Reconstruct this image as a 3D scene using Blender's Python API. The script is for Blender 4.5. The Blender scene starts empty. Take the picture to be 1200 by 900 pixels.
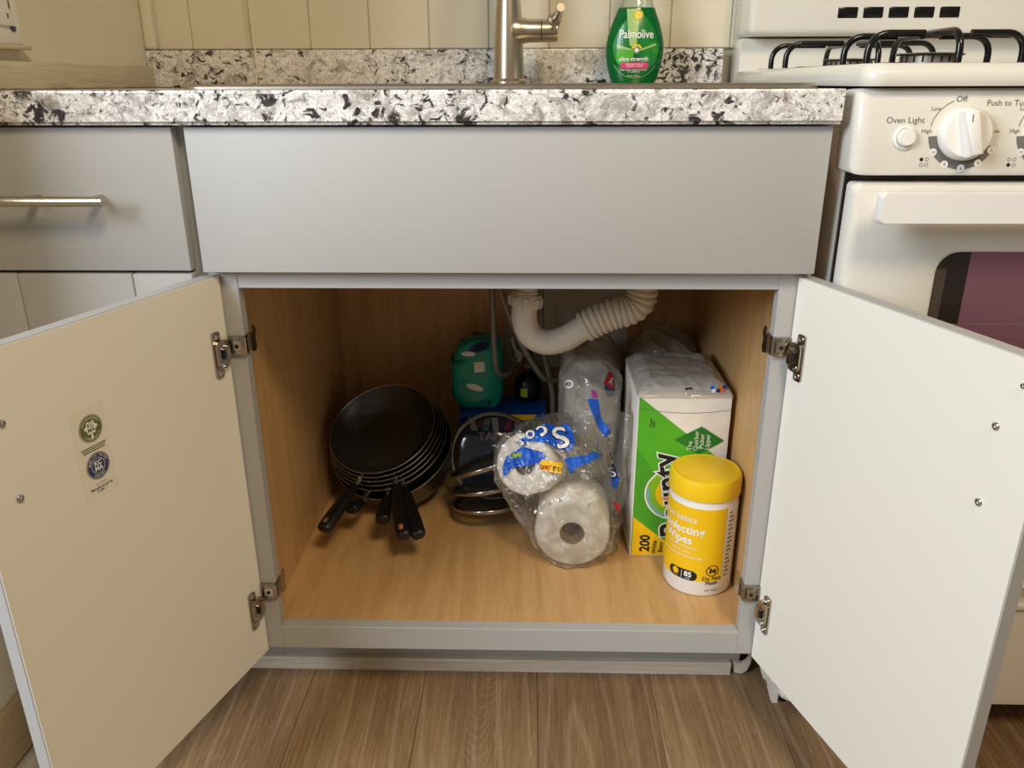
import bpy, bmesh, math, random
from mathutils import Vector, Matrix, noise
from mathutils.bvhtree import BVHTree
R = math.radians
random.seed(7)
S = bpy.context.scene
COL = S.collection

# ------------------------------------------------------------------ camera
cam_d = bpy.data.cameras.new('camera'); cam = bpy.data.objects.new('camera', cam_d); COL.objects.link(cam)
cam_d.sensor_width = 36; cam_d.lens = 937.3 / 1200 * 36; cam_d.clip_start = .02
yaw, pit, roll = -.0251, .3606, -.0028
fw = Vector((math.sin(yaw)*math.cos(pit), math.cos(yaw)*math.cos(pit), -math.sin(pit)))
rt = Vector((math.cos(yaw), -math.sin(yaw), 0)); up = rt.cross(fw)
r2 = math.cos(roll)*rt + math.sin(roll)*up; u2 = -math.sin(roll)*rt + math.cos(roll)*up
cam.matrix_world = Matrix(((r2.x, u2.x, -fw.x, .0315), (r2.y, u2.y, -fw.y, -.9921), (r2.z, u2.z, -fw.z, .9215), (0, 0, 0, 1)))
S.camera = cam
# ------------------------------------------------------------------ light
W = bpy.data.worlds.new('room_light'); S.world = W; W.use_nodes = True
W.node_tree.nodes['Background'].inputs[0].default_value = (1.0, .86, .68, 1)
W.node_tree.nodes['Background'].inputs[1].default_value = .20

def area(name, loc, target, sx, sy, power, color):
    d = bpy.data.lights.new(name, 'AREA'); d.shape = 'RECTANGLE'; d.size = sx; d.size_y = sy; d.energy = power; d.color = color
    o = bpy.data.objects.new(name, d); COL.objects.link(o); o.location = loc
    o.rotation_euler = (Vector(target) - Vector(loc)).to_track_quat('-Z', 'Y').to_euler()
    return o
area('window_daylight', (-1.75, -1.55, 1.75), (.0, 0, .6), 1.0, 1.2, 75, (.80, .885, 1.0))
area('ceiling_lamp', (.60, -1.5, 2.42), (.0, -.1, .6), .5, .5, 29, (1.0, .81, .56))
vs = S.view_settings; vs.view_transform = 'Standard'; vs.look = 'None'; vs.gamma = 1; vs.exposure = -0.06; vs.use_curve_mapping = False

# ------------------------------------------------------------------ materials
def srgb(r, g, b):
    f = lambda c: (c/255/12.92) if c/255 <= .04045 else ((c/255+.055)/1.055)**2.4
    return (f(r), f(g), f(b), 1)
def mat(name, col, rough=.5, metal=0, **kw):
    m = bpy.data.materials.new(name); m.use_nodes = True
    b = m.node_tree.nodes['Principled BSDF']
    b.inputs['Base Color'].default_value = col; b.inputs['Roughness'].default_value = rough; b.inputs['Metallic'].default_value = metal
    for k, v in kw.items(): b.inputs[k.replace('_', ' ')].default_value = v
    return m
def nd(m, t, **kw):
    n = m.node_tree.nodes.new(t)
    for k, v in kw.items(): setattr(n, k, v)
    return n
def lk(m, a, b): m.node_tree.links.new(a, b)
def ramp(m, fac, stops, interp='LINEAR'):
    n = nd(m, 'ShaderNodeValToRGB'); n.color_ramp.interpolation = interp
    e = n.color_ramp.elements
    while len(e) < len(stops): e.new(.5)
    for x, (p, c) in zip(e, stops): x.position = p; x.color = c
    lk(m, fac, n.inputs[0]); return n.outputs[0]
def noise_t(m, vec, scale, detail=4, rough=.5, dist=0.0):
    n = nd(m, 'ShaderNodeTexNoise'); n.inputs['Scale'].default_value = scale; n.inputs['Detail'].default_value = detail
    n.inputs['Roughness'].default_value = rough; n.inputs['Distortion'].default_value = dist
    if vec is not None: lk(m, vec, n.inputs['Vector'])
    return n.outputs['Fac']
def mapping(m, scale=(1, 1, 1), coord='Object', loc=None):
    t = nd(m, 'ShaderNodeTexCoord'); mp = nd(m, 'ShaderNodeMapping'); mp.inputs['Scale'].default_value = scale
    lk(m, t.outputs[coord], mp.inputs['Vector'])
    if loc is not None: lk(m, loc, mp.inputs['Location'])
    return mp.outputs['Vector']
def mix(m, fac, a, b, typ='MIX'):
    n = nd(m, 'ShaderNodeMix', data_type='RGBA', blend_type=typ)
    for sck, v in ((n.inputs[0], fac), (n.inputs[6], a), (n.inputs[7], b)):
        if isinstance(v, (int, float, tuple)): sck.default_value = v
        else: lk(m, v, sck)
    return n.outputs[2]
def bump(m, h, strength=.2, dist=.001):
    b = nd(m, 'ShaderNodeBump'); b.inputs['Strength'].default_value = strength; b.inputs['Distance'].default_value = dist
    lk(m, h, b.inputs['Height']); lk(m, b.outputs[0], m.node_tree.nodes['Principled BSDF'].inputs['Normal'])
def base(m, sock): lk(m, sock, m.node_tree.nodes['Principled BSDF'].inputs['Base Color'])

GREY = mat('grey_cabinet_paint', srgb(176, 175, 171), .58)
bump(GREY, noise_t(GREY, mapping(GREY), 420, 2), .04, .0005)
INNER = mat('white_melamine', srgb(240, 236, 222), .42)
bump(INNER, noise_t(INNER, mapping(INNER), 300, 2), .03, .0005)
EDGE = mat('grey_door_edge', srgb(172, 172, 170), .45)
CREAM = mat('cream_wall_paint', srgb(226, 214, 184), .55)
base(CREAM, ramp(CREAM, noise_t(CREAM, mapping(CREAM), 5, 4), [(.3, srgb(216, 208, 184)), (.7, srgb(226, 219, 197))]))
bump(CREAM, noise_t(CREAM, mapping(CREAM), 90, 3), .12, .0008)
LEDGE = mat('pale_painted_wood', srgb(205, 194, 170), .55)
base(LEDGE, ramp(LEDGE, noise_t(LEDGE, mapping(LEDGE, (60, 4, 60)), 3, 5), [(.3, srgb(192, 180, 154)), (.7, srgb(212, 202, 178))]))
TRIMW = mat('greige_trim', srgb(196, 184, 166), .5)
base(TRIMW, ramp(TRIMW, noise_t(TRIMW, mapping(TRIMW, (3, 40, 40)), 4, 5), [(.3, srgb(206, 193, 173)), (.65, srgb(226, 216, 199))]))
BASEB = mat('tan_baseboard', srgb(176, 156, 118), .5)
base(BASEB, ramp(BASEB, noise_t(BASEB, mapping(BASEB, (40, 3, 40)), 3, 4), [(.3, srgb(166, 146, 108)), (.7, srgb(186, 166, 128))]))
DARK = mat('dark_gap', srgb(22, 20, 18), .8)

# maple interior
def maple(name, sc):
    m = mat(name, srgb(205, 166, 112), .42)
    v = mapping(m, sc)
    a = noise_t(m, v, 3, 6, .6, .6); b = noise_t(m, v, 22, 4)
    c1 = ramp(m, a, [(.25, srgb(190, 146, 92)), (.55, srgb(208, 167, 112)), (.8, srgb(218, 180, 126))])
    c2 = ramp(m, b, [(.4, (.82, .8, .76, 1)), (.62, (1, 1, 1, 1))])
    base(m, mix(m, .28, c1, c2, 'MULTIPLY')); return m
MAPLE_F = maple('maple_veneer_lengthwise', (14, 1.4, 14))
MAPLE_V = maple('maple_veneer_upright', (14, 14, 1.4))

# granite
GRAN = mat('white_black_granite', srgb(230, 226, 218), .12, Specular_IOR_Level=.5)
v = mapping(GRAN, (1.45, 1.45, 1.6))
n1 = noise_t(GRAN, v, 17, 8, .66, 1.3); n2 = noise_t(GRAN, v, 46, 6, .62, .9); n3 = noise_t(GRAN, v, 5.5, 4, .5, .4); n4 = noise_t(GRAN, v, 120, 3, .6)
c = ramp(GRAN, n4, [(.36, srgb(218, 215, 210)), (.56, srgb(246, 244, 240))])
c = mix(GRAN, ramp(GRAN, n1, [(.50, (0, 0, 0, 1)), (.58, (.5, .5, .5, 1)), (.68, (1, 1, 1, 1))]), c, srgb(150, 142, 132))
nb = nd(GRAN, 'ShaderNodeMath', operation='MULTIPLY_ADD'); lk(GRAN, n3, nb.inputs[0]); nb.inputs[1].default_value = .55; lk(GRAN, n2, nb.inputs[2])
c = mix(GRAN, ramp(GRAN, nb.outputs[0], [(.825, (0, 0, 0, 1)), (.89, (1, 1, 1, 1))]), c, srgb(52, 50, 52))
n5 = noise_t(GRAN, v, 26, 7, .7, 2.2)
c = mix(GRAN, ramp(GRAN, n5, [(.482, (0, 0, 0, 1)), (.498, (.7, .7, .7, 1)), (.502, (.7, .7, .7, 1)), (.518, (0, 0, 0, 1))]), c, srgb(110, 104, 98))
n6 = noise_t(GRAN, v, 95, 5, .65, .8)
c = mix(GRAN, ramp(GRAN, n6, [(.585, (0, 0, 0, 1)), (.65, (.8, .8, .8, 1))]), c, srgb(104, 92, 82))
base(GRAN, c)

# oak floor
PLANK = mat('brushed_oak_plank', srgb(150, 118, 84), .42)
oi = nd(PLANK, 'ShaderNodeObjectInfo')
off = nd(PLANK, 'ShaderNodeVectorMath', operation='SCALE'); off.inputs[0].default_value = (31, 17, 5); lk(PLANK, oi.outputs['Random'], off.inputs['Scale'])
vg = mapping(PLANK, (46, 1.6, 1), loc=off.outputs[0]); vw = mapping(PLANK, (8, .8, 1), loc=off.outputs[0]); vl = mapping(PLANK, (5, 1.1, 1), loc=off.outputs[0])
fine = noise_t(PLANK, vg, 5, 5, .65); broad = noise_t(PLANK, vl, 1.6, 4, .55, .8)
wav = nd(PLANK, 'ShaderNodeTexWave', wave_type='RINGS', rings_direction='Z'); wav.inputs['Scale'].default_value = 1.15; wav.inputs['Distortion'].default_value = 5.5
wav.inputs['Detail'].default_value = 4; wav.inputs['Detail Scale'].default_value = 1.2; lk(PLANK, vw, wav.inputs['Vector'])
c = ramp(PLANK, broad, [(.28, srgb(126, 99, 70)), (.5, srgb(150, 121, 88)), (.75, srgb(170, 142, 106))])
fleck = noise_t(PLANK, mapping(PLANK, (150, 9, 1), loc=off.outputs[0]), 3, 4, .6)
c = mix(PLANK, .85, c, ramp(PLANK, fine, [(.35, (.66, .63, .60, 1)), (.6, (1, 1, 1, 1))]), 'MULTIPLY')
c = mix(PLANK, ramp(PLANK, fleck, [(.60, (0, 0, 0, 1)), (.70, (.4, .4, .4, 1))]), c, srgb(196, 174, 142))
c = mix(PLANK, ramp(PLANK, fleck, [(.28, (.5, .5, .5, 1)), (.40, (0, 0, 0, 1))]), c, srgb(92, 70, 50))
c = mix(PLANK, ramp(PLANK, wav.outputs['Fac'], [(.90, (0, 0, 0, 1)), (.99, (.16, .16, .16, 1))]), c, srgb(206, 186, 156))
pc = nd(PLANK, 'ShaderNodeTexCoord'); sp_ = nd(PLANK, 'ShaderNodeSeparateXYZ'); lk(PLANK, pc.outputs['Object'], sp_.inputs[0])
def mth(op, a, b=None, c_=None):
    n_ = nd(PLANK, 'ShaderNodeMath', operation=op)
    for sck, val in zip(n_.inputs, (a, b, c_)):
        if val is None: continue
        if isinstance(val, (int, float)): sck.default_value = val
        else: lk(PLANK, val, sck)
    return n_.outputs[0]
wob = noise_t(PLANK, mapping(PLANK, (26, 9, 1)), 1.5, 3); xo = mth('ADD', sp_.outputs['X'], mth('MULTIPLY_ADD', noise_t(PLANK, mapping(PLANK, (1, 3, 1)), 2, 2), .05, -.032))
x2 = mth('MULTIPLY', xo, xo); ph = mth('MULTIPLY_ADD', x2, -75.0, sp_.outputs['Y']); ph = mth('MULTIPLY_ADD', wob, .030, ph)
bands = mth('SINE', mth('MULTIPLY', ph, 300.0)); msk = mth('MULTIPLY', mth('SUBTRACT', 1.0, mth('MULTIPLY', x2, 330.0)), oi.outputs['Color'])
bands = ramp(PLANK, bands, [(.62, (0, 0, 0, 1)), (.98, (.85, .85, .85, 1))])
c = mix(PLANK, mth('MULTIPLY', mth('MAXIMUM', msk, 0.0), mth('MULTIPLY', bands, ramp(PLANK, fleck, [(.38, (.55, .55, .55, 1)), (.55, (1, 1, 1, 1))]))), c, srgb(204, 182, 150))
kn = nd(PLANK, 'ShaderNodeTexVoronoi'); kn.inputs['Scale'].default_value = 1.0; lk(PLANK, mapping(PLANK, (7, 3.6, 1), loc=off.outputs[0]), kn.inputs['Vector'])
c = mix(PLANK, ramp(PLANK, kn.outputs['Distance'], [(.03, (.8, .8, .8, 1)), (.11, (0, 0, 0, 1))]), c, srgb(78, 56, 38))
tone = ramp(PLANK, oi.outputs['Random'], [(0, (.9, .88, .86, 1)), (1, (1.06, 1.04, 1.02, 1))])
base(PLANK, mix(PLANK, 1.0, c, tone, 'MULTIPLY'))
bump(PLANK, fine, .25, .0006)

CHROME = mat('polished_steel', srgb(205, 203, 200), .16, 1)
NICKEL = mat('nickel_hinge', srgb(178, 170, 156), .24, 1)
BRUSH = mat('brushed_nickel', srgb(196, 186, 168), .30, 1)
STEEL = mat('brushed_steel_sink', srgb(190, 180, 166), .36, 1)
ENAMEL = mat('white_enamel', srgb(228, 224, 212), .16, Coat_Weight=.4)
ENAMEL2 = mat('white_plastic', srgb(238, 236, 230), .25)
BLACKM = mat('black_enamel', srgb(16, 16, 17), .18)
BURN = mat('grey_burner_head', srgb(150, 144, 132), .4, .6)
NONSTICK = mat('black_nonstick', srgb(44, 44, 43), .30, Specular_IOR_Level=.8)
PHENOL = mat('black_phenolic', srgb(15, 15, 16), .38)
RIM = mat('bare_metal_rim', srgb(176, 174, 170), .22, 1)
PVC = mat('white_pvc', srgb(214, 206, 190), .38)
HOSE = mat('braided_grey_hose', srgb(136, 134, 128), .4, .3)
bump(HOSE, noise_t(HOSE, mapping(HOSE), 700, 2), .5, .001)
PAPER = mat('tissue_paper', srgb(240, 234, 222), .9)
bump(PAPER, noise_t(PAPER, mapping(PAPER), 160, 3), .25, .001)
CARD = mat('brown_cardboard', srgb(160, 136, 104), .8)
INK = mat('black_print', srgb(28, 24, 24), .5)
INKG = mat('grey_print', srgb(110, 106, 100), .5)
WHITEP = mat('white_print', srgb(246, 245, 240), .45)
YEL = mat('yellow_print', srgb(248, 200, 18), .4)
YELLID = mat('yellow_plastic_lid', srgb(246, 204, 28), .35)
ORANGE = mat('orange_print', srgb(232, 110, 40), .45)
TEALP = mat('teal_print', srgb(120, 176, 168), .45)
LIME = mat('lime_print', srgb(170, 200, 40), .45)
GREENP = mat('green_print', srgb(86, 178, 42), .35)
DGREEN = mat('dark_green_print', srgb(30, 122, 44), .35)
BLUEP = mat('blue_print', srgb(16, 92, 206), .3)
NAVY = mat('navy_print', srgb(18, 40, 110), .35)
PINK = mat('pink_print', srgb(226, 60, 124), .4)
REDP = mat('red_print', srgb(176, 36, 36), .4)
MAG = mat('magenta_print', srgb(170, 50, 160), .4)
SEALG = mat('olive_seal_print', srgb(96, 112, 42), .5)
SEALB = mat('navy_seal_print', srgb(48, 58, 100), .5)
CLEARST = mat('clear_sticker', srgb(236, 230, 214), .25)
BOXBLUE = mat('blue_carton', srgb(10, 84, 176), .4)
PURPLE = mat('dark_purple_plastic', srgb(26, 18, 60), .35)
BOTTLEK = mat('dark_plastic', srgb(12, 14, 24), .3)
GREENSOAP = mat('green_liquid', srgb(4, 120, 56), .08, Transmission_Weight=.35, IOR=1.35)
LABELG = mat('green_label_film', srgb(20, 128, 48), .25)
base(LABELG, ramp(LABELG, noise_t(LABELG, mapping(LABELG), 22, 1), [(.35, srgb(8, 104, 44)), (.6, srgb(30, 142, 52)), (.8, srgb(120, 176, 40))]))
GOLDGREEN = mat('light_ray_print', srgb(166, 200, 120), .3)
TEALBAG = mat('teal_plastic_wrap', srgb(8, 156, 136), .3)
WIRE = mat('cream_cord', srgb(222, 208, 176), .5)

def film_mat(name, tint, haze, gloss, scale=60):
    m = bpy.data.materials.new(name); m.use_nodes = True; nt = m.node_tree
    nt.nodes.clear()
    out = nt.nodes.new('ShaderNodeOutputMaterial'); tr = nt.nodes.new('ShaderNodeBsdfTransparent'); gl = nt.nodes.new('ShaderNodeBsdfGlossy'); df = nt.nodes.new('ShaderNodeBsdfDiffuse')
    tr.inputs[0].default_value = tint; gl.inputs['Roughness'].default_value = .09; df.inputs[0].default_value = (.72, .69, .63, 1)
    m1 = nt.nodes.new('ShaderNodeMixShader'); m2 = nt.nodes.new('ShaderNodeMixShader')
    m1.inputs[0].default_value = haze; m2.inputs[0].default_value = gloss
    nt.links.new(tr.outputs[0], m1.inputs[1]); nt.links.new(df.outputs[0], m1.inputs[2])
    nt.links.new(m1.outputs[0], m2.inputs[1]); nt.links.new(gl.outputs[0], m2.inputs[2])
    fr = nt.nodes.new('ShaderNodeFresnel'); fr.inputs[0].default_value = 1.45
    ad = nt.nodes.new('ShaderNodeMath'); ad.operation = 'MULTIPLY_ADD'; ad.inputs[1].default_value = .5; ad.inputs[2].default_value = gloss
    nt.links.new(fr.outputs[0], ad.inputs[0]); nt.links.new(ad.outputs[0], m2.inputs[0])
    nz = nt.nodes.new('ShaderNodeTexNoise'); nz.inputs['Scale'].default_value = scale; nz.inputs['Detail'].default_value = 3; nz.inputs['Distortion'].default_value = 1.5
    tc = nt.nodes.new('ShaderNodeTexCoord'); nt.links.new(tc.outputs['Object'], nz.inputs['Vector'])
    bp = nt.nodes.new('ShaderNodeBump'); bp.inputs['Strength'].default_value = .8; bp.inputs['Distance'].default_value = .004
    nt.links.new(nz.outputs['Fac'], bp.inputs['Height']); nt.links.new(bp.outputs[0], gl.inputs['Normal'])
    nt.links.new(m2.outputs[0], out.inputs[0]); return m
FILM = film_mat('clear_plastic_film', (.97, .97, .96, 1), .045, .11, 80)
FILM_T = film_mat('creased_plastic_film', (.90, .90, .88, 1), .13, .12, 90)
FILM2 = film_mat('hazy_plastic_film', (.86, .84, .80, 1), .42, .03, 40)
GLASS = film_mat('lid_glass', (.80, .82, .82, 1), .01, .03, 4)
CLEARB = film_mat('clear_bottle_plastic', (.86, .93, .86, 1), .14, .06, 6)
OVENG = mat('dark_oven_glass', srgb(38, 30, 28), .06, Specular_IOR_Level=.6)
OVENP = mat('purple_coated_oven_glass', srgb(138, 94, 108), .08, .35, Specular_IOR_Level=.7)

# ------------------------------------------------------------------ mesh helpers
class MB:
    def __init__(s): s.bm = bmesh.new()
    def box(s, x0, x1, y0, y1, z0, z1, bev=0, seg=2, mtx=None):
        vs = [s.bm.verts.new(Vector(p)) for p in ((x0,y0,z0),(x1,y0,z0),(x1,y1,z0),(x0,y1,z0),(x0,y0,z1),(x1,y0,z1),(x1,y1,z1),(x0,y1,z1))]
        fs = [s.bm.faces.new([vs[i] for i in q]) for q in ((0,3,2,1),(4,5,6,7),(0,1,5,4),(1,2,6,5),(2,3,7,6),(3,0,4,7))]
        allv = vs
        if bev:
            es = list({e for f in fs for e in f.edges})
            r = bmesh.ops.bevel(s.bm, geom=es, offset=bev, segments=seg, affect='EDGES', profile=.5)
            allv = list({v for f in r['faces'] for v in f.verts} | {v for v in vs if v.is_valid})
        if mtx is not None:
            for v in allv: v.co = mtx @ v.co
        return s
    def rings(s, rings, cap0=True, cap1=True, closed=False):
        vv = [[s.bm.verts.new(Vector(p)) for p in r] for r in rings]
        n = len(vv[0]); m = len(vv)
        for i in range(m if closed else m-1):
            a, b = vv[i], vv[(i+1) % m]
            for j in range(n): s.bm.faces.new((a[j], a[(j+1) % n], b[(j+1) % n], b[j]))
        if not closed:
            if cap0: s.bm.faces.new(list(reversed(vv[0])))
            if cap1: s.bm.faces.new(vv[-1])
        return s
    def lathe(s, prof, n=32, mtx=None, sx=1, sy=1, cap0=True, cap1=True):
        M_ = mtx or Matrix()
        rs = [[M_ @ Vector((r*sx*math.cos(2*math.pi*k/n), r*sy*math.sin(2*math.pi*k/n), z)) for k in range(n)] for r, z in prof]
        return s.rings(rs, cap0, cap1)
    def tube(s, pts, rad, n=12, cap=True, closed=False):
        pts = [Vector(p) for p in pts]; m = len(pts)
        rads = rad if isinstance(rad, (list, tuple)) else [rad]*m
        rs = []; prev = None
        for i, p in enumerate(pts):
            a = pts[(i-1) % m] if (closed or i > 0) else p; b = pts[(i+1) % m] if (closed or i < m-1) else p
            t = (b-a).normalized()
            if prev is None:
                ref = Vector((0, 0, 1)) if abs(t.z) < .9 else Vector((1, 0, 0)); u = t.cross(ref).normalized()
            else: u = (prev - t*prev.dot(t)).normalized()
            prev = u; w = t.cross(u)
            rs.append([p + rads[i]*(math.cos(2*math.pi*k/n)*u + math.sin(2*math.pi*k/n)*w) for k in range(n)])
        return s.rings(rs, cap, cap, closed)
    def prism(s, poly, d, mtx=None):   # polygon in XZ, extruded along +Y by d
        M_ = mtx or Matrix(); n = len(poly)
        a = [s.bm.verts.new(M_ @ Vector((x, 0, z))) for x, z in poly]; b = [s.bm.verts.new(M_ @ Vector((x, d, z))) for x, z in poly]
        s.bm.faces.new(a); s.bm.faces.new(list(reversed(b)))
        for i in range(n): s.bm.faces.new((a[i], b[i], b[(i+1) % n], a[(i+1) % n]))
        return s
    def ball(s, c, r, n=12, sz=1):
        c = Vector(c); rs = []
        for i in range(1, n):
            t = math.pi*i/n
            rs.append([c + Vector((r*math.sin(t)*math.cos(2*math.pi*k/(2*n)), r*math.sin(t)*math.sin(2*math.pi*k/(2*n)), -r*sz*math.cos(t))) for k in range(2*n)])
        return s.rings(rs)
    def mesh(s, name):
        bmesh.ops.recalc_face_normals(s.bm, faces=s.bm.faces)
        me = bpy.data.meshes.new(name); s.bm.to_mesh(me); s.bm.free(); return me
    def build(s, name, m, parent=None, smooth=True, ang=40):
        return link(name, s.mesh(name), m, parent, smooth, ang)
def link(name, me, m, parent=None, smooth=True, ang=40):
    if not me.materials: me.materials.append(m)
    if smooth:
        me.shade_smooth()
        try: me.set_sharp_from_angle(angle=R(ang))
        except Exception: pass
    o = bpy.data.objects.new(name, me); COL.objects.link(o)
    if parent is not None:
        o.parent = parent; o.matrix_parent_inverse = parent.matrix_basis.inverted()
    return o
def tag(o, label=None, cat=None, group=None, kind=None):
    for k, val in (('label', label), ('category', cat), ('group', group), ('kind', kind)):
        if val: o[k] = val
    return o
def thing(name, label, cat, loc=(0, 0, 0), group=None):
    o = bpy.data.objects.new(name, None); COL.objects.link(o); o.location = loc; o.empty_display_size = .02
    return tag(o, label, cat, group)
def arc(c, r, a0, a1, n, plane='XZ'):
    out = []
    for i in range(n+1):
        a = R(a0 + (a1-a0)*i/n); p, q = r*math.cos(a), r*math.sin(a)
        out.append(Vector(c) + (Vector((p, 0, q)) if plane == 'XZ' else Vector((p, q, 0)) if plane == 'XY' else Vector((0, p, q))))
    return out
def spline(pts, n=8):
    pts = [Vector(p) for p in pts]; out = []
    for i in range(len(pts)-1):
        p0 = pts[max(i-1, 0)]; p1 = pts[i]; p2 = pts[i+1]; p3 = pts[min(i+2, len(pts)-1)]
        for k in range(n):
            t = k/n
            out.append(.5*((2*p1) + (p2-p0)*t + (2*p0-5*p1+4*p2-p3)*t*t + (3*p1-p0-3*p2+p3)*t**3))
    out.append(pts[-1]); return out
# 2-D print -> surface.  f(u, w) gives a point and an outward normal; prints are thin raised skins
def text_mesh(body, size, bold=0.0, align='CENTER', space=1.0, offset=0.0):
    cu = bpy.data.curves.new('lettering', 'FONT'); cu.body = body; cu.size = size; cu.align_x = align; cu.align_y = 'CENTER'; cu.space_character = space
    cu.resolution_u = 3; cu.offset = offset if offset else bold*size; cu.space_line = .85
    o = bpy.data.objects.new('lettering', cu); COL.objects.link(o); bpy.context.view_layer.update()
    me = bpy.data.meshes.new_from_object(o.evaluated_get(bpy.context.evaluated_depsgraph_get()))
    bpy.data.objects.remove(o); bpy.data.curves.remove(cu); return me
def map_mesh(me, f, eps, rot=0, at=(0, 0), sx=1, sy=1, maxe=None):
    if maxe:
        bm = bmesh.new(); bm.from_mesh(me); bmesh.ops.triangulate(bm, faces=bm.faces)
        for _ in range(4):
            es = [e for e in bm.edges if e.calc_length() > maxe]
            if not es: break
            bmesh.ops.subdivide_edges(bm, edges=es, cuts=1); bmesh.ops.triangulate(bm, faces=bm.faces)
        bm.to_mesh(me); bm.free()
    cr, sr = math.cos(R(rot)), math.sin(R(rot))
    for v in me.vertices:
        x, y = v.co.x*sx, v.co.y*sy
        p, n = f(at[0] + x*cr - y*sr, at[1] + x*sr + y*cr); v.co = p + n*eps
    return me
def lettering(body, size, m, parent, f, at, rot=0, eps=.0006, bold=0, sx=1, sy=1, space=1.0, align='CENTER', maxe=None, name='lettering'):
    me = map_mesh(text_mesh(body, size, bold, align, space), f, eps, rot, at, sx, sy, maxe)
    return link(name, me, m, parent, False)
def patch(poly, m, parent, f, eps=.0004, maxe=.008, name='print_patch'):
    me = bpy.data.meshes.new(name); bm = bmesh.new()
    bm.faces.new([bm.verts.new((x, y, 0)) for x, y in poly]); bm.to_mesh(me); bm.free()
    map_mesh(me, f, eps, maxe=maxe); return link(name, me, m, parent, False)
def ring_patch(c, r0, r1, m, parent, f, eps=.0004, a0=0, a1=360, n=28, name='print_ring', el=1.0):
    me = bpy.data.meshes.new(name); bm = bmesh.new(); full = abs(a1-a0) >= 360
    k = n if full else n+1; A = []; B = []
    for i in range(k):
        a = R(a0+(a1-a0)*i/n); A.append(bm.verts.new((c[0]+r0*math.cos(a), c[1]+r0*el*math.sin(a), 0))); B.append(bm.verts.new((c[0]+r1*math.cos(a), c[1]+r1*el*math.sin(a), 0)))
    for i in range(k if full else k-1): bm.faces.new((A[i], A[(i+1) % k], B[(i+1) % k], B[i]))
    bm.to_mesh(me); bm.free(); map_mesh(me, f, eps); return link(name, me, m, parent, False)
def circ(c, r, n=28, el=1.0): return [(c[0]+r*math.cos(2*math.pi*i/n), c[1]+r*el*math.sin(2*math.pi*i/n)) for i in range(n)]
def ring_text(body, c, r, size, m, parent, f, a_mid, eps, flip=False, step=None):
    n = len(body); step = step or size*.62/r
    for i, ch in enumerate(body):
        if ch == ' ': continue
        k = i-(n-1)/2
        a = R(a_mid) + (k*step if flip else -k*step)
        lettering(ch, size, m, parent, f, (c[0]+r*math.cos(a), c[1]+r*math.sin(a)), math.degrees(a)+(90 if flip else -90), eps)
def flat(origin, du, dw):
    o, a, b = Vector(origin), Vector(du).normalized(), Vector(dw).normalized(); n = a.cross(b).normalized()
    return lambda u, w: (o + a*u + b*w, n)

# ================================================================== SETTING
ZC = .914; YW = .622; XL = -.69
floor = MB().box(-2.2, 2.0, -2.6, YW+.05, -.03, -.006).build('floor', DARK, None, False); tag(floor, kind='structure')
pw = .186; gx = -.1405
pm = {}
def plank(x0, y0, y1, fig=.0):
    L = round(y1-y0, 4)
    if L not in pm:
        b = MB().box(-pw/2+.0003, pw/2-.0003, -L/2+.0003, L/2-.0003, -.006, 0, .0009, 1); pm[L] = b.mesh('plank')
    o = link('plank', pm[L], PLANK, floor, False); o.location = (x0+pw/2, (y0+y1)/2, 0); o.color = (fig, 0, 0, 1); return o
for i in range(-11, 12):
    x0 = gx + i*pw
    cuts = [-2.6, -1.9+.35+.17*((i*5) % 7), YW+.03] if i not in (-1, 0, 1, 2) else [-2.6, -.62-.11*i, YW+.03]
    for a, b_ in zip(cuts[:-1], cuts[1:]): plank(x0, a, b_, .85 if i == 0 else .25 if i % 3 == 2 else 0)

wall_back = MB().box(XL-.02, 2.0, YW+.012, YW+.06, 0, 2.4).build('wall_back', CREAM, None, False); tag(wall_back, kind='structure')
bw = .1115; bmesh_board = MB().box(-bw/2+.0004, bw/2-.0004, 0, .012, .0, 1.42, .0022, 1).mesh('wall_board')
for i in range(-1, 24):
    x = -.6074 + (i-.5)*bw
    if x < XL-.02 or x > 1.95: continue
    o = link('wall_board', bmesh_board, CREAM, wall_back, False); o.location = (x, YW, .98)
wall_left = MB().box(XL-.1, XL, -.27, YW+.05, 0, 2.4).build('wall_left', CREAM, None, False); tag(wall_left, kind='structure')
b = MB(); b.box(XL, XL+.022, YW-.022, YW, .98, 2.4, .006, 3); tag(b.build('trim_1', CREAM), kind='structure')
tag(MB().box(XL, XL+.012, -.02, .6003, ZC+.0006, .951, .002, 2).build('trim_2', LEDGE), kind='structure')
tag(MB().box(XL, XL+.012, -.27, -.022, .036, .121, .003, 2).build('baseboard_left', BASEB), kind='structure')
tag(MB().lathe([(.018, 0), (.018, .24)], 20, Matrix.Translation((XL+.014, -.03, .014)) @ Matrix.Rotation(R(90), 4, 'X')).build('trim_3', LEDGE), kind='structure')
# moulding along the toe kick
b = MB(); b.prism([(.0885, 0), (.100, 0), (.100, .023), (.0905, .023), (.0885, .020)], .82, Matrix.Translation((-.455, 0, 0)) @ Matrix(((0, 1, 0, 0), (1, 0, 0, 0), (0, 0, 1, 0), (0, 0, 0, 1))))
tag(b.build('trim_4', TRIMW, None, False), kind='structure')
sc = MB()
for k, pts in enumerate(([(.372, .098, .012), (.384, .095, .011), (.392, .093, .018), (.397, .093, .032), (.399, .095, .046)],)):
    P = spline(pts, 5); rs = []
    for i, p in enumerate(P):
        w = .011 - .003*i/len(P); rs.append([p+Vector((0, -.003, -w)), p+Vector((.002, .003, -w)), p+Vector((-.002, .003, w)), p+Vector((-.003, -.003, w))])
    sc.rings(rs)
tag(sc.build('moulding_scrap', TRIMW, None), 'curled broken end of greige moulding at the toe kick', 'moulding')

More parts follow.
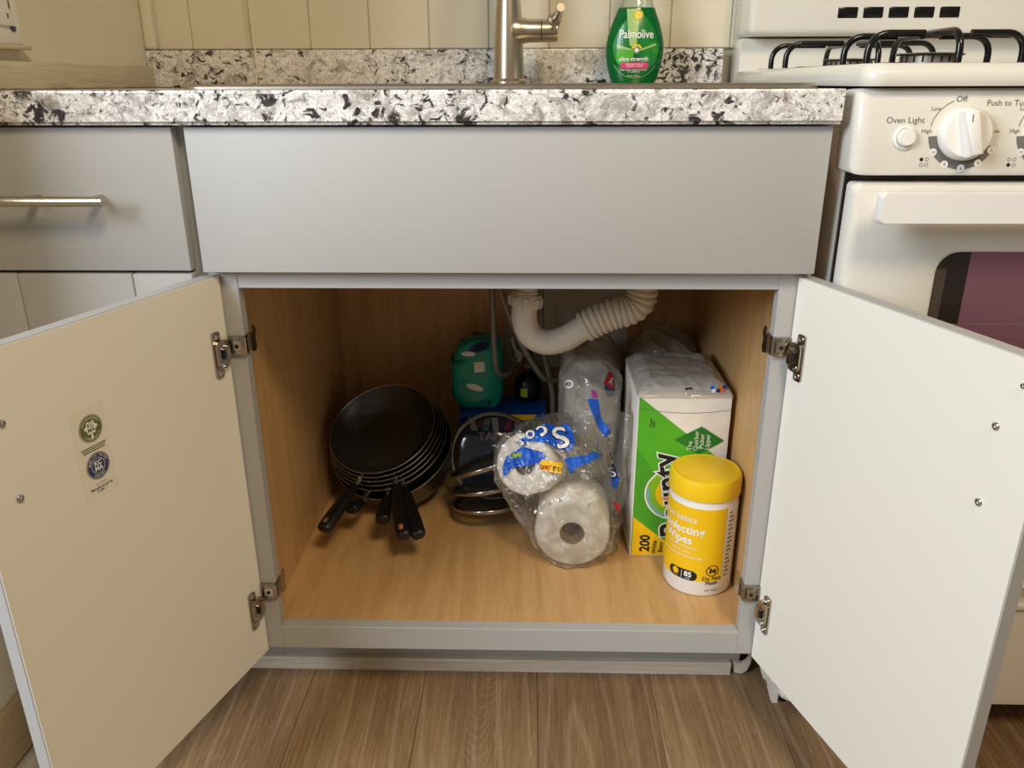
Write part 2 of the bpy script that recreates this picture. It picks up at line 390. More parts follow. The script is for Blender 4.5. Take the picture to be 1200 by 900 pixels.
# ================================================================== SINK CABINET
HW = .3435; ZR = .154; ZT = .676; ZB = .1148
cab = thing('sink_cabinet', 'grey under-sink cabinet with both doors open and maple interior', 'cabinet', (0, .2, .0))
fr = MB(); CW = .381
fr.box(-CW, -HW, 0, .019, ZB, .8755, .0008, 1); fr.box(HW, CW, 0, .019, ZB, .8755, .0008, 1)
fr.box(-HW, HW, .0003, .019, ZB, ZR, .0008, 1); fr.box(-HW, HW, .0003, .019, ZT, .712, .0008, 1)
fr.box(-HW, HW, .0003, .019, .84, .8755, .0008, 1)
fr.build('face_frame', GREY, cab, False)
MB().box(-.378, .378, -.019, -.0004, .7005, .8735, .0014, 2).build('false_drawer_front', GREY, cab, True)
IX = .3645
MB().box(-CW, -IX, .019, .612, ZB, .8755).build('side_panel', MAPLE_V, cab, False)
MB().box(IX, CW, .019, .612, ZB, .8755).build('side_panel', MAPLE_V, cab, False)
MB().box(-IX, IX, .019, .606, ZR-.018, ZR-.002).build('cabinet_floor', MAPLE_F, cab, False)
bk = MB()      # back panel with the plumbing cut-out
bk.box(-IX, -.022, .60, .606, ZR-.002, .8755); bk.box(.232, IX, .60, .606, ZR-.002, .8755); bk.box(-.022, .232, .60, .606, ZR-.002, .357); bk.box(-.022, .232, .60, .606, .66, .8755)
bk.build('back_panel', MAPLE_V, cab, False)
PLAST = mat('grey_plaster', srgb(200, 196, 184), .8)
MB().box(-.06, .27, .6085, .6115, .31, .7).build('wall_behind_cutout', PLAST, cab, False)
MB().box(-CW, CW, .1005, .108, .003, ZB).build('toe_kick_board', GREY, cab, False)
MB().box(-.381, -.378, .108, .61, .003, ZB).build('plinth_side', GREY, cab, False)
MB().box(.378, .381, .108, .61, .003, ZB).build('plinth_side', GREY, cab, False)

DW, DT, DZ0, DZ1 = .3655, .019, .1125, .694
def screw(parent, f, at, r=.0042):
    p, n = f(*at); q = n.to_track_quat('Z', 'Y').to_matrix().to_4x4(); q.translation = p
    MB().lathe([(r, 0), (r, .0012), (r*.8, .0022), (r*.35, .0026), (r*.3, .0014)], 16, q).build('screw', CHROME, parent)
def hinge_on_door(door, f, zc, side):
    # plate on the door: f(s, z)
    b = MB(); y = lambda s, z, e: f(s, z)[0] + f(s, z)[1]*e
    def pr(poly, e0, e1):
        A = [b.bm.verts.new(y(s, z, e0)) for s, z in poly]; B = [b.bm.verts.new(y(s, z, e1)) for s, z in poly]; n = len(poly)
        b.bm.faces.new(A); b.bm.faces.new(list(reversed(B)))
        for i in range(n): b.bm.faces.new((A[i], B[i], B[(i+1) % n], A[(i+1) % n]))
    def rr(s0, s1, z0, z1, r=.003):
        o = []
        for cx, cz, a in ((s1-r, z1-r, 0), (s0+r, z1-r, 90), (s0+r, z0+r, 180), (s1-r, z0+r, 270)):
            o += [(cx+r*math.cos(R(a+t)), cz+r*math.sin(R(a+t))) for t in (0, 30, 60, 90)]
        return o
    pr(rr(.017, .032, zc-.031, zc+.031, .004), .0003, .0026)
    pr(rr(.008, .030, zc-.019, zc+.019, .007), .0026, .0065)
    plate = b.build('hinge_plate', NICKEL, door, True, 30)
    b = MB(); pr(rr(.0085, .0155, zc-.011, zc+.011, .003), .0026, .0095); pr(rr(.013, .021, zc-.008, zc+.008, .002), .0060, .0088)
    b.build('hinge_knuckle', NICKEL, door, True, 30)
    b = MB(); pr(rr(.0175, .0215, zc-.006, zc+.007, .001), .0066, .0092); b.build('hinge_slot', DARK, door, False)
    for dz in (-.0245, .0245): 
        p, n = f(.0245, zc+dz); q = n.to_track_quat('Z', 'Y').to_matrix().to_4x4(); q.translation = p + n*.0026
        MB().lathe([(.0042, 0), (.004, .0009), (.002, .0013), (.0012, .0004)], 14, q).build('hinge_screw', CHROME, door)
    p, n = f(.0235, zc-.0135); q = n.to_track_quat('Z', 'Y').to_matrix().to_4x4(); q.translation = p + n*.0065
    MB().lathe([(.0036, 0), (.0034, .0012), (.0016, .0014), (.001, .0006)], 14, q).build('hinge_screw', CHROME, door)
def hinge_on_frame(zc, s):
    b = MB()
    x0, x1 = sorted((s*.3645, s*(HW-.0035)))
    b.box(x0, x1, -.0075, -.0004, zc-.0125, zc+.0125, .002, 2)
    xi0, xi1 = sorted((s*(HW-.0035), s*(HW-.0005)))
    b.box(xi0, xi1, -.0073, .030, zc-.0122, zc+.0122, .0012, 1)
    xk0, xk1 = sorted((s*(HW-.006), s*(HW-.0034)))
    b.prism([(.006, -.0122), (.022, -.016), (.027, -.010), (.024, 0), (.029, .012), (.024, .020), (.012, .0122), (.006, .0122)], .0026, Matrix.Translation((xk0, 0, zc)) @ Matrix(((0, 1, 0, 0), (1, 0, 0, 0), (0, 0, 1, 0), (0, 0, 0, 1))))
    b.build('hinge_arm', NICKEL, cab, True, 30)
    b = MB(); xm = s*(HW+.009)
    b.box(xm-.006, xm+.006, -.0079, -.0074, zc-.006, zc+.006); b.build('hinge_cam_plate', CHROME, cab, False)
    b = MB(); b.lathe([(.0028, 0), (.0028, .0006)], 12, Matrix.Translation((xm, -.0079, zc-.001)) @ Matrix.Rotation(R(90), 4, 'X'))
    b.box(xm-.0085, xm-.007, -.0079, -.0074, zc-.007, zc+.007); b.build('hinge_cam', DARK, cab, False)
for s, ang, lab in ((-1, -108, 'left'), (1, -72, 'right')):
    H = Vector((s*.365, -.002, 0)); d = Vector((math.cos(R(ang)), math.sin(R(ang)), 0)); n = Vector((-d.y, d.x, 0))*(-1 if s < 0 else 1)
    # n points to the cabinet's middle (the door's inner face); slab lies behind it
    n = n if n.x*s < 0 else -n
    M_ = Matrix(((d.x, -n.x, 0, H.x), (d.y, -n.y, 0, H.y), (0, 0, 1, 0), (0, 0, 0, 1)))
    door = MB().box(0, DW, .0006, DT, DZ0, DZ1, .0012, 1, M_).build('door', EDGE, cab, False)
    MB().box(.0012, DW-.0012, 0, .0006, DZ0+.0012, DZ1-.0012, 0, 1, M_).build('inner_face', INNER, door, False)
    f = (lambda H, d, n: (lambda a, z: (H + d*a + Vector((0, 0, z)), n)))(H, d, n)
    for zc in ((.594, .200) if s < 0 else (.594, .204)): hinge_on_door(door, f, zc, s)
    screw(door, f, (.3275 if s < 0 else .316, .6225)); screw(door, f, (.3275 if s < 0 else .316, .543))
    if s > 0: screw(door, f, (.334, .669), .003)
    # bar pull on the outer face
    b = MB(); P = lambda a, z, e: f(a, z)[0] - f(a, z)[1]*(DT+e)
    pa = .3275 if s < 0 else .316
    b.tube([P(pa, .513, .03), P(pa, .653, .03)], .006, 16); b.tube([P(pa, .543, 0), P(pa, .543, .03)], .0045, 12); b.tube([P(pa, .6225, 0), P(pa, .6225, .03)], .0045, 12)
    b.build('bar_pull', BRUSH, door)
    if s < 0:
        # read from the inside: u runs towards the hinge
        g = lambda u, w: (f(.235-u, w)[0], n_l)
        n_l = n.copy()
        patch([(-.021, .603), (.023, .603), (.023, .499), (-.021, .499)], CLEARST, door, g, .0002, .1, 'sticker')
        patch(circ((.0025, .578), .0155, 36), SEALG, door, g, .0004, .1, 'seal')
        ring_patch((.0025, .578), .0143, .0148, CLEARST, door, g, .0006)
        leaf = [(.0025+(.0076+.0012*math.cos(6*a))*math.cos(a), .5792+(.0070+.001*math.cos(6*a))*math.sin(a)) for a in [2*math.pi*i/36 for i in range(36)]]
        patch(leaf, WHITEP, door, g, .0006, .1, 'seal_tree'); patch([(.0015, .573), (.0035, .573), (.0042, .5665), (.0008, .5665)], WHITEP, door, g, .0006, .1, 'seal_tree')
        lettering('KC\nMA', .0066, SEALG, door, g, (.0025, .5792), 0, .0009, .02)
        ring_text('ENVIRONMENTAL', (.0025, .578), .0118, .0034, CLEARST, door, g, 90, .0008)
        ring_text('STEWARDSHIP', (.0025, .578), .0118, .0034, CLEARST, door, g, 270, .0008, True)
        for k in range(3): patch([(-.015+.001*k, .5585-.0024*k), (.018-.001*k, .5585-.0024*k), (.018-.001*k, .5572-.0024*k), (-.015+.001*k, .5572-.0024*k)], SEALG, door, g, .0004, .1, 'fine_print')
        patch(circ((.0025, .5345), .0155, 36), SEALB, door, g, .0004, .1, 'seal')
        ring_patch((.0025, .5345), .0143, .0148, CLEARST, door, g, .0006); ring_patch((.0025, .5345), .0085, .009, CLEARST, door, g, .0006)
        lettering('KC\nMA', .0074, WHITEP, door, g, (.0025, .5345), 0, .0007, .03)
        ring_text('QUALITY TESTED', (.0025, .5345), .0117, .0036, WHITEP, door, g, 90, .0008)
        ring_text('CABINET', (.0025, .5345), .0117, .0036, WHITEP, door, g, 270, .0008, True)
        lettering('www.kcma.org', .0026, INKG, door, g, (.002, .5145), 0, .0005)
        lettering('Manufactured by\nCode  1', .0044, INK, door, g, (.002, .508), 0, .0005, .01)
for zc in (.601, .2205): hinge_on_frame(zc, -1)
for zc in (.6025, .2265): hinge_on_frame(zc, 1)

# ================================================================== DRAWER CABINET (left)
dc = thing('drawer_cabinet', 'narrow grey base cabinet with drawer and board door beside the wall', 'cabinet', (-.535, .2, 0))
b = MB(); b.box(XL+.001, -.3815, .0195, .612, ZB, .8755); b.build('carcass', GREY, dc, False)
b = MB(); b.box(-.421, -.3815, 0, .019, ZB, .8755, .0008, 1); b.box(XL+.001, -.655, 0, .019, ZB, .8755, .0008, 1); b.box(-.655, -.421, .0003, .019, ZB, ZR); b.box(-.655, -.421, .0003, .019, .685, .712); b.box(-.655, -.421, .0003, .019, .85, .8755)
b.build('face_frame', GREY, dc, False)
dr = MB().box(XL+.006, -.3925, -.019, -.0004, .7025, .8735, .0016, 2).build('drawer_front', GREY, dc)
b = MB(); b.tube([(-.625, -.052, .792), (-.4704, -.052, .792)], .006, 18); b.tube([(-.5659, -.019, .792), (-.5659, -.05, .792)], .0045, 12); b.tube([(-.4896, -.019, .792), (-.4896, -.05, .792)], .0045, 12)
b.build('bar_pull', BRUSH, dr)
for x0, x1 in ((XL+.006, -.6155), (-.6145, -.4690), (-.4680, -.3925)):
    MB().box(x0, x1, -.019, -.0004, .120, .6985, .0022, 2).build('door_board', GREY, dc)
MB().box(XL+.001, -.3815, .1005, .108, .003, ZB).build('toe_kick_board', GREY, dc, False)

# ================================================================== COUNTERTOP, SINK
b = MB()
sx0, sx1, sy0, sy1 = -.385, .362, .055, .50      # cut-out
x0, x1 = XL+.0008, .3815
bm = b.bm
def slab(xa, xb, ya, yb, za, zb): b.box(xa, xb, ya, yb, za, zb)
xs = [x0, sx0, sx1, x1]; ys = [-.032, sy0, sy1, .6005]
V = {}
for i, x in enumerate(xs):
    for j, y in enumerate(ys):
        for k, z in enumerate((.8762, ZC)): V[i, j, k] = bm.verts.new((x, y, z))
for i in range(3):
    for j in range(3):
        if (i, j) == (1, 1): continue
        bm.faces.new((V[i,j,1], V[i+1,j,1], V[i+1,j+1,1], V[i,j+1,1])); bm.faces.new((V[i,j,0], V[i,j+1,0], V[i+1,j+1,0], V[i+1,j,0]))
for i in range(3):
    for j, fl in ((0, 0), (3, 1)): bm.faces.new((V[i,j,0], V[i+1,j,0], V[i+1,j,1], V[i,j,1]))
    for j in (0, 3): bm.faces.new((V[j,i,0], V[j,i,1], V[j,i+1,1], V[j,i+1,0]))
for q in (((1,1),(2,1)), ((2,1),(2,2)), ((2,2),(1,2)), ((1,2),(1,1))):
    (a, c_), (d_, e_) = q; bm.faces.new((V[a,c_,0], V[a,c_,1], V[d_,e_,1], V[d_,e_,0]))
bm.normal_update()
es = [e for e in bm.edges if all(abs(v.co.y+.032) < 1e-5 for v in e.verts) and abs(e.verts[0].co.z-e.verts[1].co.z) < 1e-5]
es += [e for e in bm.edges if all(abs(v.co.x-x1) < 1e-5 for v in e.verts) and all(v.co.z > .9 for v in e.verts)]
bmesh.ops.bevel(bm, geom=es, offset=.004, segments=3, affect='EDGES')
ct = b.build('countertop', GRAN, None, True, 50); tag(ct, 'white granite countertop with black flecks over the grey cabinets', 'countertop')
tag(MB().box(XL+.0008, .3815, .601, YW-.0005, ZC+.0006, .979, .0015, 2).build('backsplash', GRAN), 'low granite backsplash strip against the cream board wall', 'backsplash')

sk = thing('kitchen_sink', 'stainless steel drop-in sink with low rim set in granite', 'sink', (0, .28, ZC))
def rrect(x0, x1, y0, y1, r, z, n=6):
    o = []
    for cx, cy, a in ((x1-r, y1-r, 0), (x0+r, y1-r, 90), (x0+r, y0+r, 180), (x1-r, y0+r, 270)):
        o += [Vector((cx+r*math.cos(R(a+90*t/n)), cy+r*math.sin(R(a+90*t/n)), z)) for t in range(n+1)]
    return o
b = MB()
rimx0, rimx1, rimy0, rimy1 = -.4008, .378, .026, .552
b.rings([rrect(rimx0, rimx1, rimy0, rimy1, .035, ZC+.0005), rrect(rimx0, rimx1, rimy0, rimy1, .035, ZC+.0035), rrect(rimx0+.003, rimx1-.003, rimy0+.003, rimy1-.003, .033, ZC+.0062),
         rrect(rimx0+.02, rimx1-.02, rimy0+.02, rimy1-.02, .03, ZC+.0058), rrect(-.37, .347, .075, .44, .05, ZC+.0045), rrect(-.364, .341, .081, .434, .05, ZC-.006), rrect(-.355, .332, .09, .425, .05, ZC-.17), rrect(-.33, .307, .115, .40, .04, ZC-.182)], False, True)
b.build('basin', STEEL, sk, True, 30)
MB().lathe([(.057, .734), (.057, .7365), (.045, .7365), (.04, .733), (.012, .732)], 24, Matrix.Translation((.025, .30, 0))).build('drain_strainer', CHROME, sk)

# faucet
fc = thing('faucet', 'brushed nickel single handle faucet behind the sink', 'faucet', (-.008, .5, ZC+.006))
ZS = ZC+.0055
FX, FY = -.010, .50
b = MB(); b.lathe([(.031, ZS), (.031, ZS+.004), (.0268, ZS+.008), (.0262, ZS+.03), (.0245, ZS+.07), (.022, ZS+.11), (.0185, ZS+.15), (.0155, ZS+.20), (.014, ZS+.24)], 32, Matrix.Translation((FX, FY, 0)))
b.build('body', BRUSH, fc)
b = MB(); P = [(FX, FY, ZS+.235)] + arc((FX, FY-.085, ZS+.27), .085, 0, 170, 14, 'YZ') + [(FX, FY-.172, ZS+.20)]
b.tube(P, .0135, 18); b.build('spout', BRUSH, fc)
b = MB(); Mx = Matrix.Translation((FX, FY, 1.004)) @ Matrix.Rotation(R(90), 4, 'Y')
b.lathe([(.024, .006), (.0245, .012), (.0215, .022), (.0188, .033), (.0186, .055)], 28, Mx); b.build('valve_body', BRUSH, fc)
MB().lathe([(.0165, .055), (.0165, .0565)], 24, Mx).build('seam_ring', DARK, fc)
b = MB(); b.lathe([(.0186, .0565), (.0186, .078), (.0178, .0835)], 28, Mx)
b.tube(spline([(FX+.074, FY-.004, 1.010), (FX+.078, FY-.012, 1.022), (FX+.083, FY-.03, 1.0275), (FX+.086, FY-.075, 1.034)], 5), [.012]*6+[.0085]*5+[.0065]*5, 16)
b.build('lever_handle', BRUSH, fc)

# dish soap bottle
SX, SY = .209, .523
zs = [(0, .036), (.004, .040), (.015, .0435), (.03, .0478), (.045, .0500), (.058, .0504), (.075, .0478), (.095, .0415), (.118, .0318), (.124, .0295)]
SB = ZS+.0005
def hw(z):
    z = min(max(z, 0), .124)
    for (a, p), (c_, q) in zip(zs[:-1], zs[1:]):
        if a <= z <= c_: return p+(q-p)*(z-a)/(c_-a)
sp = thing('dish_soap_bottle', 'green dish soap bottle standing behind the sink by the range', 'bottle', (SX, SY, SB))
T = Matrix.Translation((SX, SY, SB))
def hws(z): return (hw(z-.004)+2*hw(z)+hw(z+.004))/4
MB().lathe([(hws(k*.004), k*.004) for k in range(0, 31)], 40, T, 1, .56).build('liquid_body', GREENSOAP, sp)
MB().lathe([(.0306, .1205), (.027, .132), (.0205, .148), (.016, .16), (.0145, .168)], 32, T, 1, .62).build('shoulder', CLEARB, sp)
MB().lathe([(.0155, .168), (.0155, .19), (.012, .195), (.0075, .2), (.0075, .215), (.006, .217)], 24, T).build('cap', ENAMEL2, sp)
def soapf(u, w):
    z = min(max(w, .001), .1225); a = hws(z); t = max(-.96, min(.96, u/a)); y = -.56*a*math.sqrt(1-t*t)
    nn = Vector((t, -math.sqrt(1-t*t)/.56, 0)).normalized(); return Vector((SX+u, SY+y, SB+w)), nn
lab = [(.040*math.sin(a)*(1 if math.cos(a) < 0 else 1-.35*math.cos(a)), .062-.050*math.cos(a+math.pi)) for a in [2*math.pi*i/40 for i in range(40)]]
patch(lab, LABELG, sp, soapf, .0004, .005, 'label')
patch([(-.018, .118), (.004, .118), (-.001, .055), (-.012, .060), (-.016, .09)], GOLDGREEN, sp, soapf, .0007, .005, 'light_ray')
patch([(-.033, .058), (-.004, .050), (-.006, .040), (-.022, .024), (-.033, .036)], GREENP, sp, soapf, .0007, .005, 'light_ray')
patch([(-.033, .062), (-.006, .0535), (-.006, .0515), (-.033, .056)], GOLDGREEN, sp, soapf, .0009, .005, 'light_ray')
patch([(.004, .053), (.032, .064), (.034, .060), (.005, .051)], GOLDGREEN, sp, soapf, .0009, .005, 'light_ray')
star = [((.007 if i % 2 == 0 else .0022)*math.cos(i*math.pi/8), .0525+(.007 if i % 2 == 0 else .0022)*math.sin(i*math.pi/8)) for i in range(16)]
patch(star, WHITEP, sp, soapf, .0012, .1, 'star'); ring_patch((.0, .0525), .0065, .0095, YEL, sp, soapf, .0008, 20, 160)
patch(circ((.001, .108), .0065, 20), YEL, sp, soapf, .0012, .1, 'emblem'); ring_patch((.001, .108), .0072, .0088, LIME, sp, soapf, .001)
lettering('Palmolive', .0175, WHITEP, sp, soapf, (-.001, .0775), 0, .0014, .012, .86, 1.1)
lettering('ultra strength', .0095, WHITEP, sp, soapf, (-.004, .0385), 0, .0012, .018, .95)
pill = [(-.021+.005*math.cos(a), .0285+.005*math.sin(a)) for a in [math.pi/2+math.pi*i/8 for i in range(9)]] + [(.017+.005*math.cos(a), .0285+.005*math.sin(a)) for a in [-math.pi/2+math.pi*i/8 for i in range(9)]]
patch(pill, PINK, sp, soapf, .0010, .006, 'pink_banner')
lettering('REMOVES 99.9% OF\nGREASE + GRIME', .0036, WHITEP, sp, soapf, (-.002, .0285), 0, .0016)
lettering('DISH SOAP CONCENTRATED\nLA VAISSELLE', .0034, WHITEP, sp, soapf, (-.003, .0195), 0, .0010)
lettering('591 mL  20 fl oz', .0032, WHITEP, sp, soapf, (-.003, .0115), 0, .0010)
ring_patch((-.001, .045), .0385, .0392, GOLDGREEN, sp, soapf, .0009, 205, 335, 24, 'label_border', .95)

# cord and wall outlet
b = MB(); b.tube(spline([(-.483, .585, 1.45), (-.484, .585, 1.20), (-.481, .585, 1.06), (-.480, .584, 1.03), (-.476, .578, .985), (-.4735, .572, .955), (-.4735, .566, .932), (-.474, .560, .9165)], 6), .0015, 8)
tag(b.build('cord', WIRE), 'thin cream cord hanging down the board wall over the backsplash', 'cord')
wo = thing('wall_outlet', 'white wall outlet plate on the cream side wall', 'outlet', (XL, .16, 1.02))
MB().box(XL+.0002, XL+.006, .10, .2135, .972, 1.09, .003, 2).build('cover_plate', ENAMEL2, wo)
MB().box(XL+.006, XL+.010, .13, .196, .995, 1.082, .003, 2).build('receptacle', ENAMEL2, wo)
for y, z, h in ((.188, 1.022, .010), (.181, 1.008, .006)): MB().box(XL+.010, XL+.0104, y-.0018, y+.0018, z-h/2, z+h/2).build('slot', INKG, wo, False)
MB().lathe([(.005, 0), (.005, .002), (.002, .0022)], 16, Matrix.Translation((XL+.006, .193, .9935)) @ Matrix.Rotation(R(90), 4, 'Y')).build('indicator', SEALB, wo)
MB().box(XL+.0002, XL+.018, .10, .212, .9655, .9715, .002, 2).build('lower_lip', LEDGE, wo)

# ================================================================== GAS RANGE
RX0, RX1 = .3955, 1.157
rg = thing('gas_range', 'white gas range with oven beside the grey sink cabinet', 'range', (.77, .25, 0))
b = MB(); b.box(RX0+.0005, RX1, -.012, .60, .062, .912, .004, 2); b.build('body', ENAMEL, rg)
# cooktop with rolled edge
b = MB()
b.rings([rrect(RX0-.003, RX1+.003, -.058, .56, .02, .9165), rrect(RX0-.005, RX1+.005, -.060, .56, .022, .921), rrect(RX0-.005, RX1+.005, -.060, .56, .022, .929), rrect(RX0-.001, RX1+.001, -.055, .56, .02, .9385),
         rrect(RX0+.006, RX1-.006, -.046, .555, .018, .9405), rrect(RX0+.02, RX1-.02, -.03, .55, .018, .9395), rrect(RX0+.028, RX1-.028, -.022, .545, .018, .9355)])
b.build('cooktop', ENAMEL, rg, True, 60)
# backguard
bg = MB().box(RX0, RX1, .545, .6085, .90, .9935, .004, 2).box(RX0, RX1, .50, .6085, .9955, 1.20, .012, 4).build('backguard', ENAMEL, rg)
for k in range(5):
    x = .5428 + k*.04265
    if x > 1.05: break
    MB().box(x, x+.0345, .4992, .503, 1.0215, 1.040, .0022, 2).build('vent_slot', BLACKM, bg)
# burners
for bx in (.532, 1.02):
    for by in (.11, .385):
        MB().lathe([(.075, .9356), (.07, .9362), (.058, .9372), (.055, .9385)], 32, Matrix.Translation((bx, by, 0))).build('burner_pan', BLACKM, rg)
        MB().lathe([(.030, .9375), (.034, .941), (.034, .952)], 32, Matrix.Translation((bx, by, 0))).build('burner_head', BURN, rg)
        MB().lathe([(.040, .9521), (.041, .9533), (.038, .955), (.01, .9558)], 32, Matrix.Translation((bx, by, 0))).build('burner_cap', BLACKM, rg)
        pts = MB()
        for k in range(20):
            a = 2*math.pi*k/20; pts.box(-.0012, .0012, -.0345, -.0335, .944, .951, 0, 1, Matrix.Translation((bx, by, 0)) @ Matrix.Rotation(a, 4, 'Z'))
        pts.build('flame_port', DARK, rg, False)
def grate(bx, by, lab, hx=.118, fo=0):
    g = thing('burner_grate', lab, 'grate', (bx, by, .9362), 'wire grates on the cooktop')
    zb, zt, r = .9375, .9765, .0042
    def rod(dx, dy, ox, oy, half):
        # from the foot, up, over, towards the middle
        P = []
        px, py = bx+ox, by+oy; R_ = .022
        P.append((px+dx*half, py+dy*half, zb+.004)); P.append((px+dx*half, py+dy*half, zt-R_))
        for t in range(1, 7):
            a = R(90*t/6); P.append((px+dx*(half-R_+R_*math.cos(a)), py+dy*(half-R_+R_*math.cos(a)), zt-R_+R_*math.sin(a)))
        P.append((px+dx*.028, py+dy*.028, zt)); 
        MB().tube(P, r, 10).build('rod', BLACKM, g)
    for s in (-1, 1):
        for o_ in (-.04, .04): rod(s, 0, 0, o_, hx)
        rod(0, s, fo if s < 0 else 0, 0, .112)
    MB().tube([Vector((bx+hx*c_[0], by+.112*c_[1], zb+.001)) for c_ in [(1, 1), (-1, 1), (-1, -1), (1, -1)]], .0038, 8, closed=True).build('base_ring', BLACKM, g)
grate(.532, .11, 'black wire grate over the front burner beside the granite counter', .094, -.018)
grate(.532, .385, 'black wire grate over the rear burner beside the backsplash', .113)
grate(1.02, .11, 'black wire grate over the front burner away from the granite counter', .094)
grate(1.02, .385, 'black wire grate over the rear burner away from the granite counter', .094)
# control panel, slightly sloped
b = MB(); n = 14; prof = [(-.008, .9145), (-.040, .9145), (-.046, .911), (-.049, .90), (-.060, .826), (-.058, .8215), (-.008, .8215)]
rs = []
for i, (dx, ins) in enumerate(((0, .012), (.0012, .007), (.0045, .003), (.010, .0008), (.018, 0))):
    rs.append([Vector((RX0-.0055+dx, min(y+ins, -.004), z+(ins*.4 if z < .87 else -ins*.4))) for y, z in prof])
for r_ in list(reversed(rs)): pass
rs += [[Vector((RX1+.0055-(v.x-(RX0-.0055)), v.y, v.z)) for v in r_] for r_ in reversed(rs)]
b.rings(rs); cp = b.build('control_panel', ENAMEL, rg, True, 35)
du = Vector((1, 0, 0)); dw = Vector((0, .011, .074)).normalized()
pf0 = flat((0, -.0545, .863), (1, 0, 0), dw)
def pnl(x, z): return pf0(x, (z-.863)/dw.z)
def kmtx(x, z):
    p, nn = pnl(x, z); q = Matrix.Identity(4); zax = nn; xax = Vector((1, 0, 0)); yax = zax.cross(xax)
    for i, a in enumerate((xax, yax, zax)):
        for j in range(3): q[j][i] = a[j]
    q.translation = p; return q
for k, kx in enumerate((.5095, .607, .7045, .80, .897, .994)):
    if k == 3: continue
    KM = kmtx(kx, .866)
    kb = MB().lathe([(.029, .0003), (.0293, .006), (.0275, .0105), (.0255, .0125), (.022, .0128)], 40, KM).build('knob', ENAMEL2, cp)
    b = MB(); b.rings([[KM @ Vector((x, y, z)) for x, y in ((-w1, -.0255*h), (w1, -.0255*h), (w1, .0235*h), (-w1, .0235*h))] for w1, h, z in ((.0085, 1, .0126), (.0078, 1, .022), (.0062, .95, .0262), (.005, .92, .0268))])
    bmesh.ops.rotate(b.bm, verts=b.bm.verts, cent=KM.translation, matrix=Matrix.Rotation(R(12), 3, KM.col[2].xyz))
    b.build('knob_grip', ENAMEL2, cp, True, 50)
    kf = lambda u, w, KM=KM: (KM @ Vector((u, w, 0)), KM.col[2].xyz)
    kt = (lambda u, w, KM=KM: (KM @ Vector((u, w, .0268)), KM.col[2].xyz))
    patch([(-.0056, .010), (-.0044, .010), (-.0044, .018), (-.0056, .018)], INKG, cp, kt, .0003, .1, 'knob_mark')
    ring_patch((0, 0), .0285, .0385, INKG, cp, kf, .0004, 184, 338, 30, 'dial_band')
    for j in range(5):
        a = R(212+j*30); patch(circ((.0372*math.cos(a), .0372*math.sin(a)), .0042, 14), ENAMEL2, cp, kf, .0006, .1, 'dial_dot')
        lettering('%d' % (10, 8, 6, 4, 2)[j], .0052, INKG, cp, kf, (.0375*math.cos(a), .0375*math.sin(a)), 0, .0009)
    ring_patch((0, 0), .0375, .0383, INKG, cp, kf, .0004, 112, 168, 16, 'dial_arc')
    lettering('Off', .0092, INKG, cp, kf, (-.006, .0372), 0, .0004); lettering('Low', .0062, INKG, cp, kf, (-.033, .027), 0, .0004)
    lettering('High', .0062, INKG, cp, kf, (-.041, .003), 0, .0004); lettering('Lite', .005, INKG, cp, kf, (.036, .003), 0, .0004)
    for j in range(4):
        c_ = (-.0435+.006*(j % 2), -.0275-.006*(j//2))
        if j == (0, 2, 1, 0, 3, 1)[k]: patch(circ(c_, .0021, 14), INK, cp, kf, .0004, .1, 'burner_sign')
        else: ring_patch(c_, .0016, .0021, INKG, cp, kf, .0004, n=14, name='burner_sign')
lettering('Oven Light', .0095, INKG, cp, pnl, (.444, .8805), 0, .0004); lettering('Push to Turn', .009, INKG, cp, pnl, (.5555, .8985), 0, .0004)
b = MB(); b.lathe([(.0135, .0003), (.0132, .0022), (.0105, .0028), (.0102, .001)], 28, kmtx(.445, .862)); b.build('button_collar', ENAMEL2, cp)
MB().lathe([(.0098, .001), (.0098, .0065), (.0085, .008), (.002, .0083)], 28, kmtx(.445, .862)).build('light_button', ENAMEL2, cp)
# oven door
MB().box(RX0+.004, RX1-.004, -.03, -.0125, .32, .8225).build('dark_gap_strip', BLACKM, rg, False)
WX0, WX1, WZ0, WZ1 = .505, 1.05, .44, .734
b = MB()
def dring(x0, x1, z0, z1, r, y): return [Vector((p.x, y, p.y)) for p in rrect(x0, x1, z0, z1, r, 0, 6)]
b.rings([dring(RX0+.001, RX1-.001, .336, .8125, .006, -.032), dring(RX0+.001, RX1-.001, .336, .8125, .01, -.050), dring(RX0+.0035, RX1-.0035, .3385, .810, .012, -.057), dring(RX0+.011, RX1-.011, .345, .803, .014, -.0605),
         dring(WX0-.004, WX1+.004, WZ0-.004, WZ1+.004, .028, -.0605), dring(WX0, WX1, WZ0, WZ1, .025, -.0585)], True, False)
od = b.build('oven_door', ENAMEL, rg, True, 35)
b = MB(); b.rings([dring(WX0+.0002, WX1-.0002, WZ0+.0002, WZ1-.0002, .025, -.0583), dring(WX0+.0002, WX1-.0002, WZ0+.0002, WZ1-.0002, .025, -.055)]); b.build('window_glass', OVENG, od, False)
b = MB(); b.rings([dring(WX0+.038, WX1-.038, WZ0+.03, WZ1-.0006, .0008, -.0587), dring(WX0+.038, WX1-.038, WZ0+.03, WZ1-.0006, .0008, -.0584)]); b.build('coated_pane', OVENP, od, False)
b = MB(); b.rings([dring(WX0+.001, WX0+.013, WZ0+.03, WZ1-.02, .0008, -.0587), dring(WX0+.001, WX0+.013, WZ0+.03, WZ1-.02, .0008, -.0584)]); b.build('pane_border', mat('brown_glass_border', srgb(74, 62, 52), .15), od, False)
MB().box(WX0+.003, WX1-.003, -.0592, -.0588, .6455, .6462).build('rack_line', mat('rack_grey', srgb(130, 112, 104), .4), od, False)
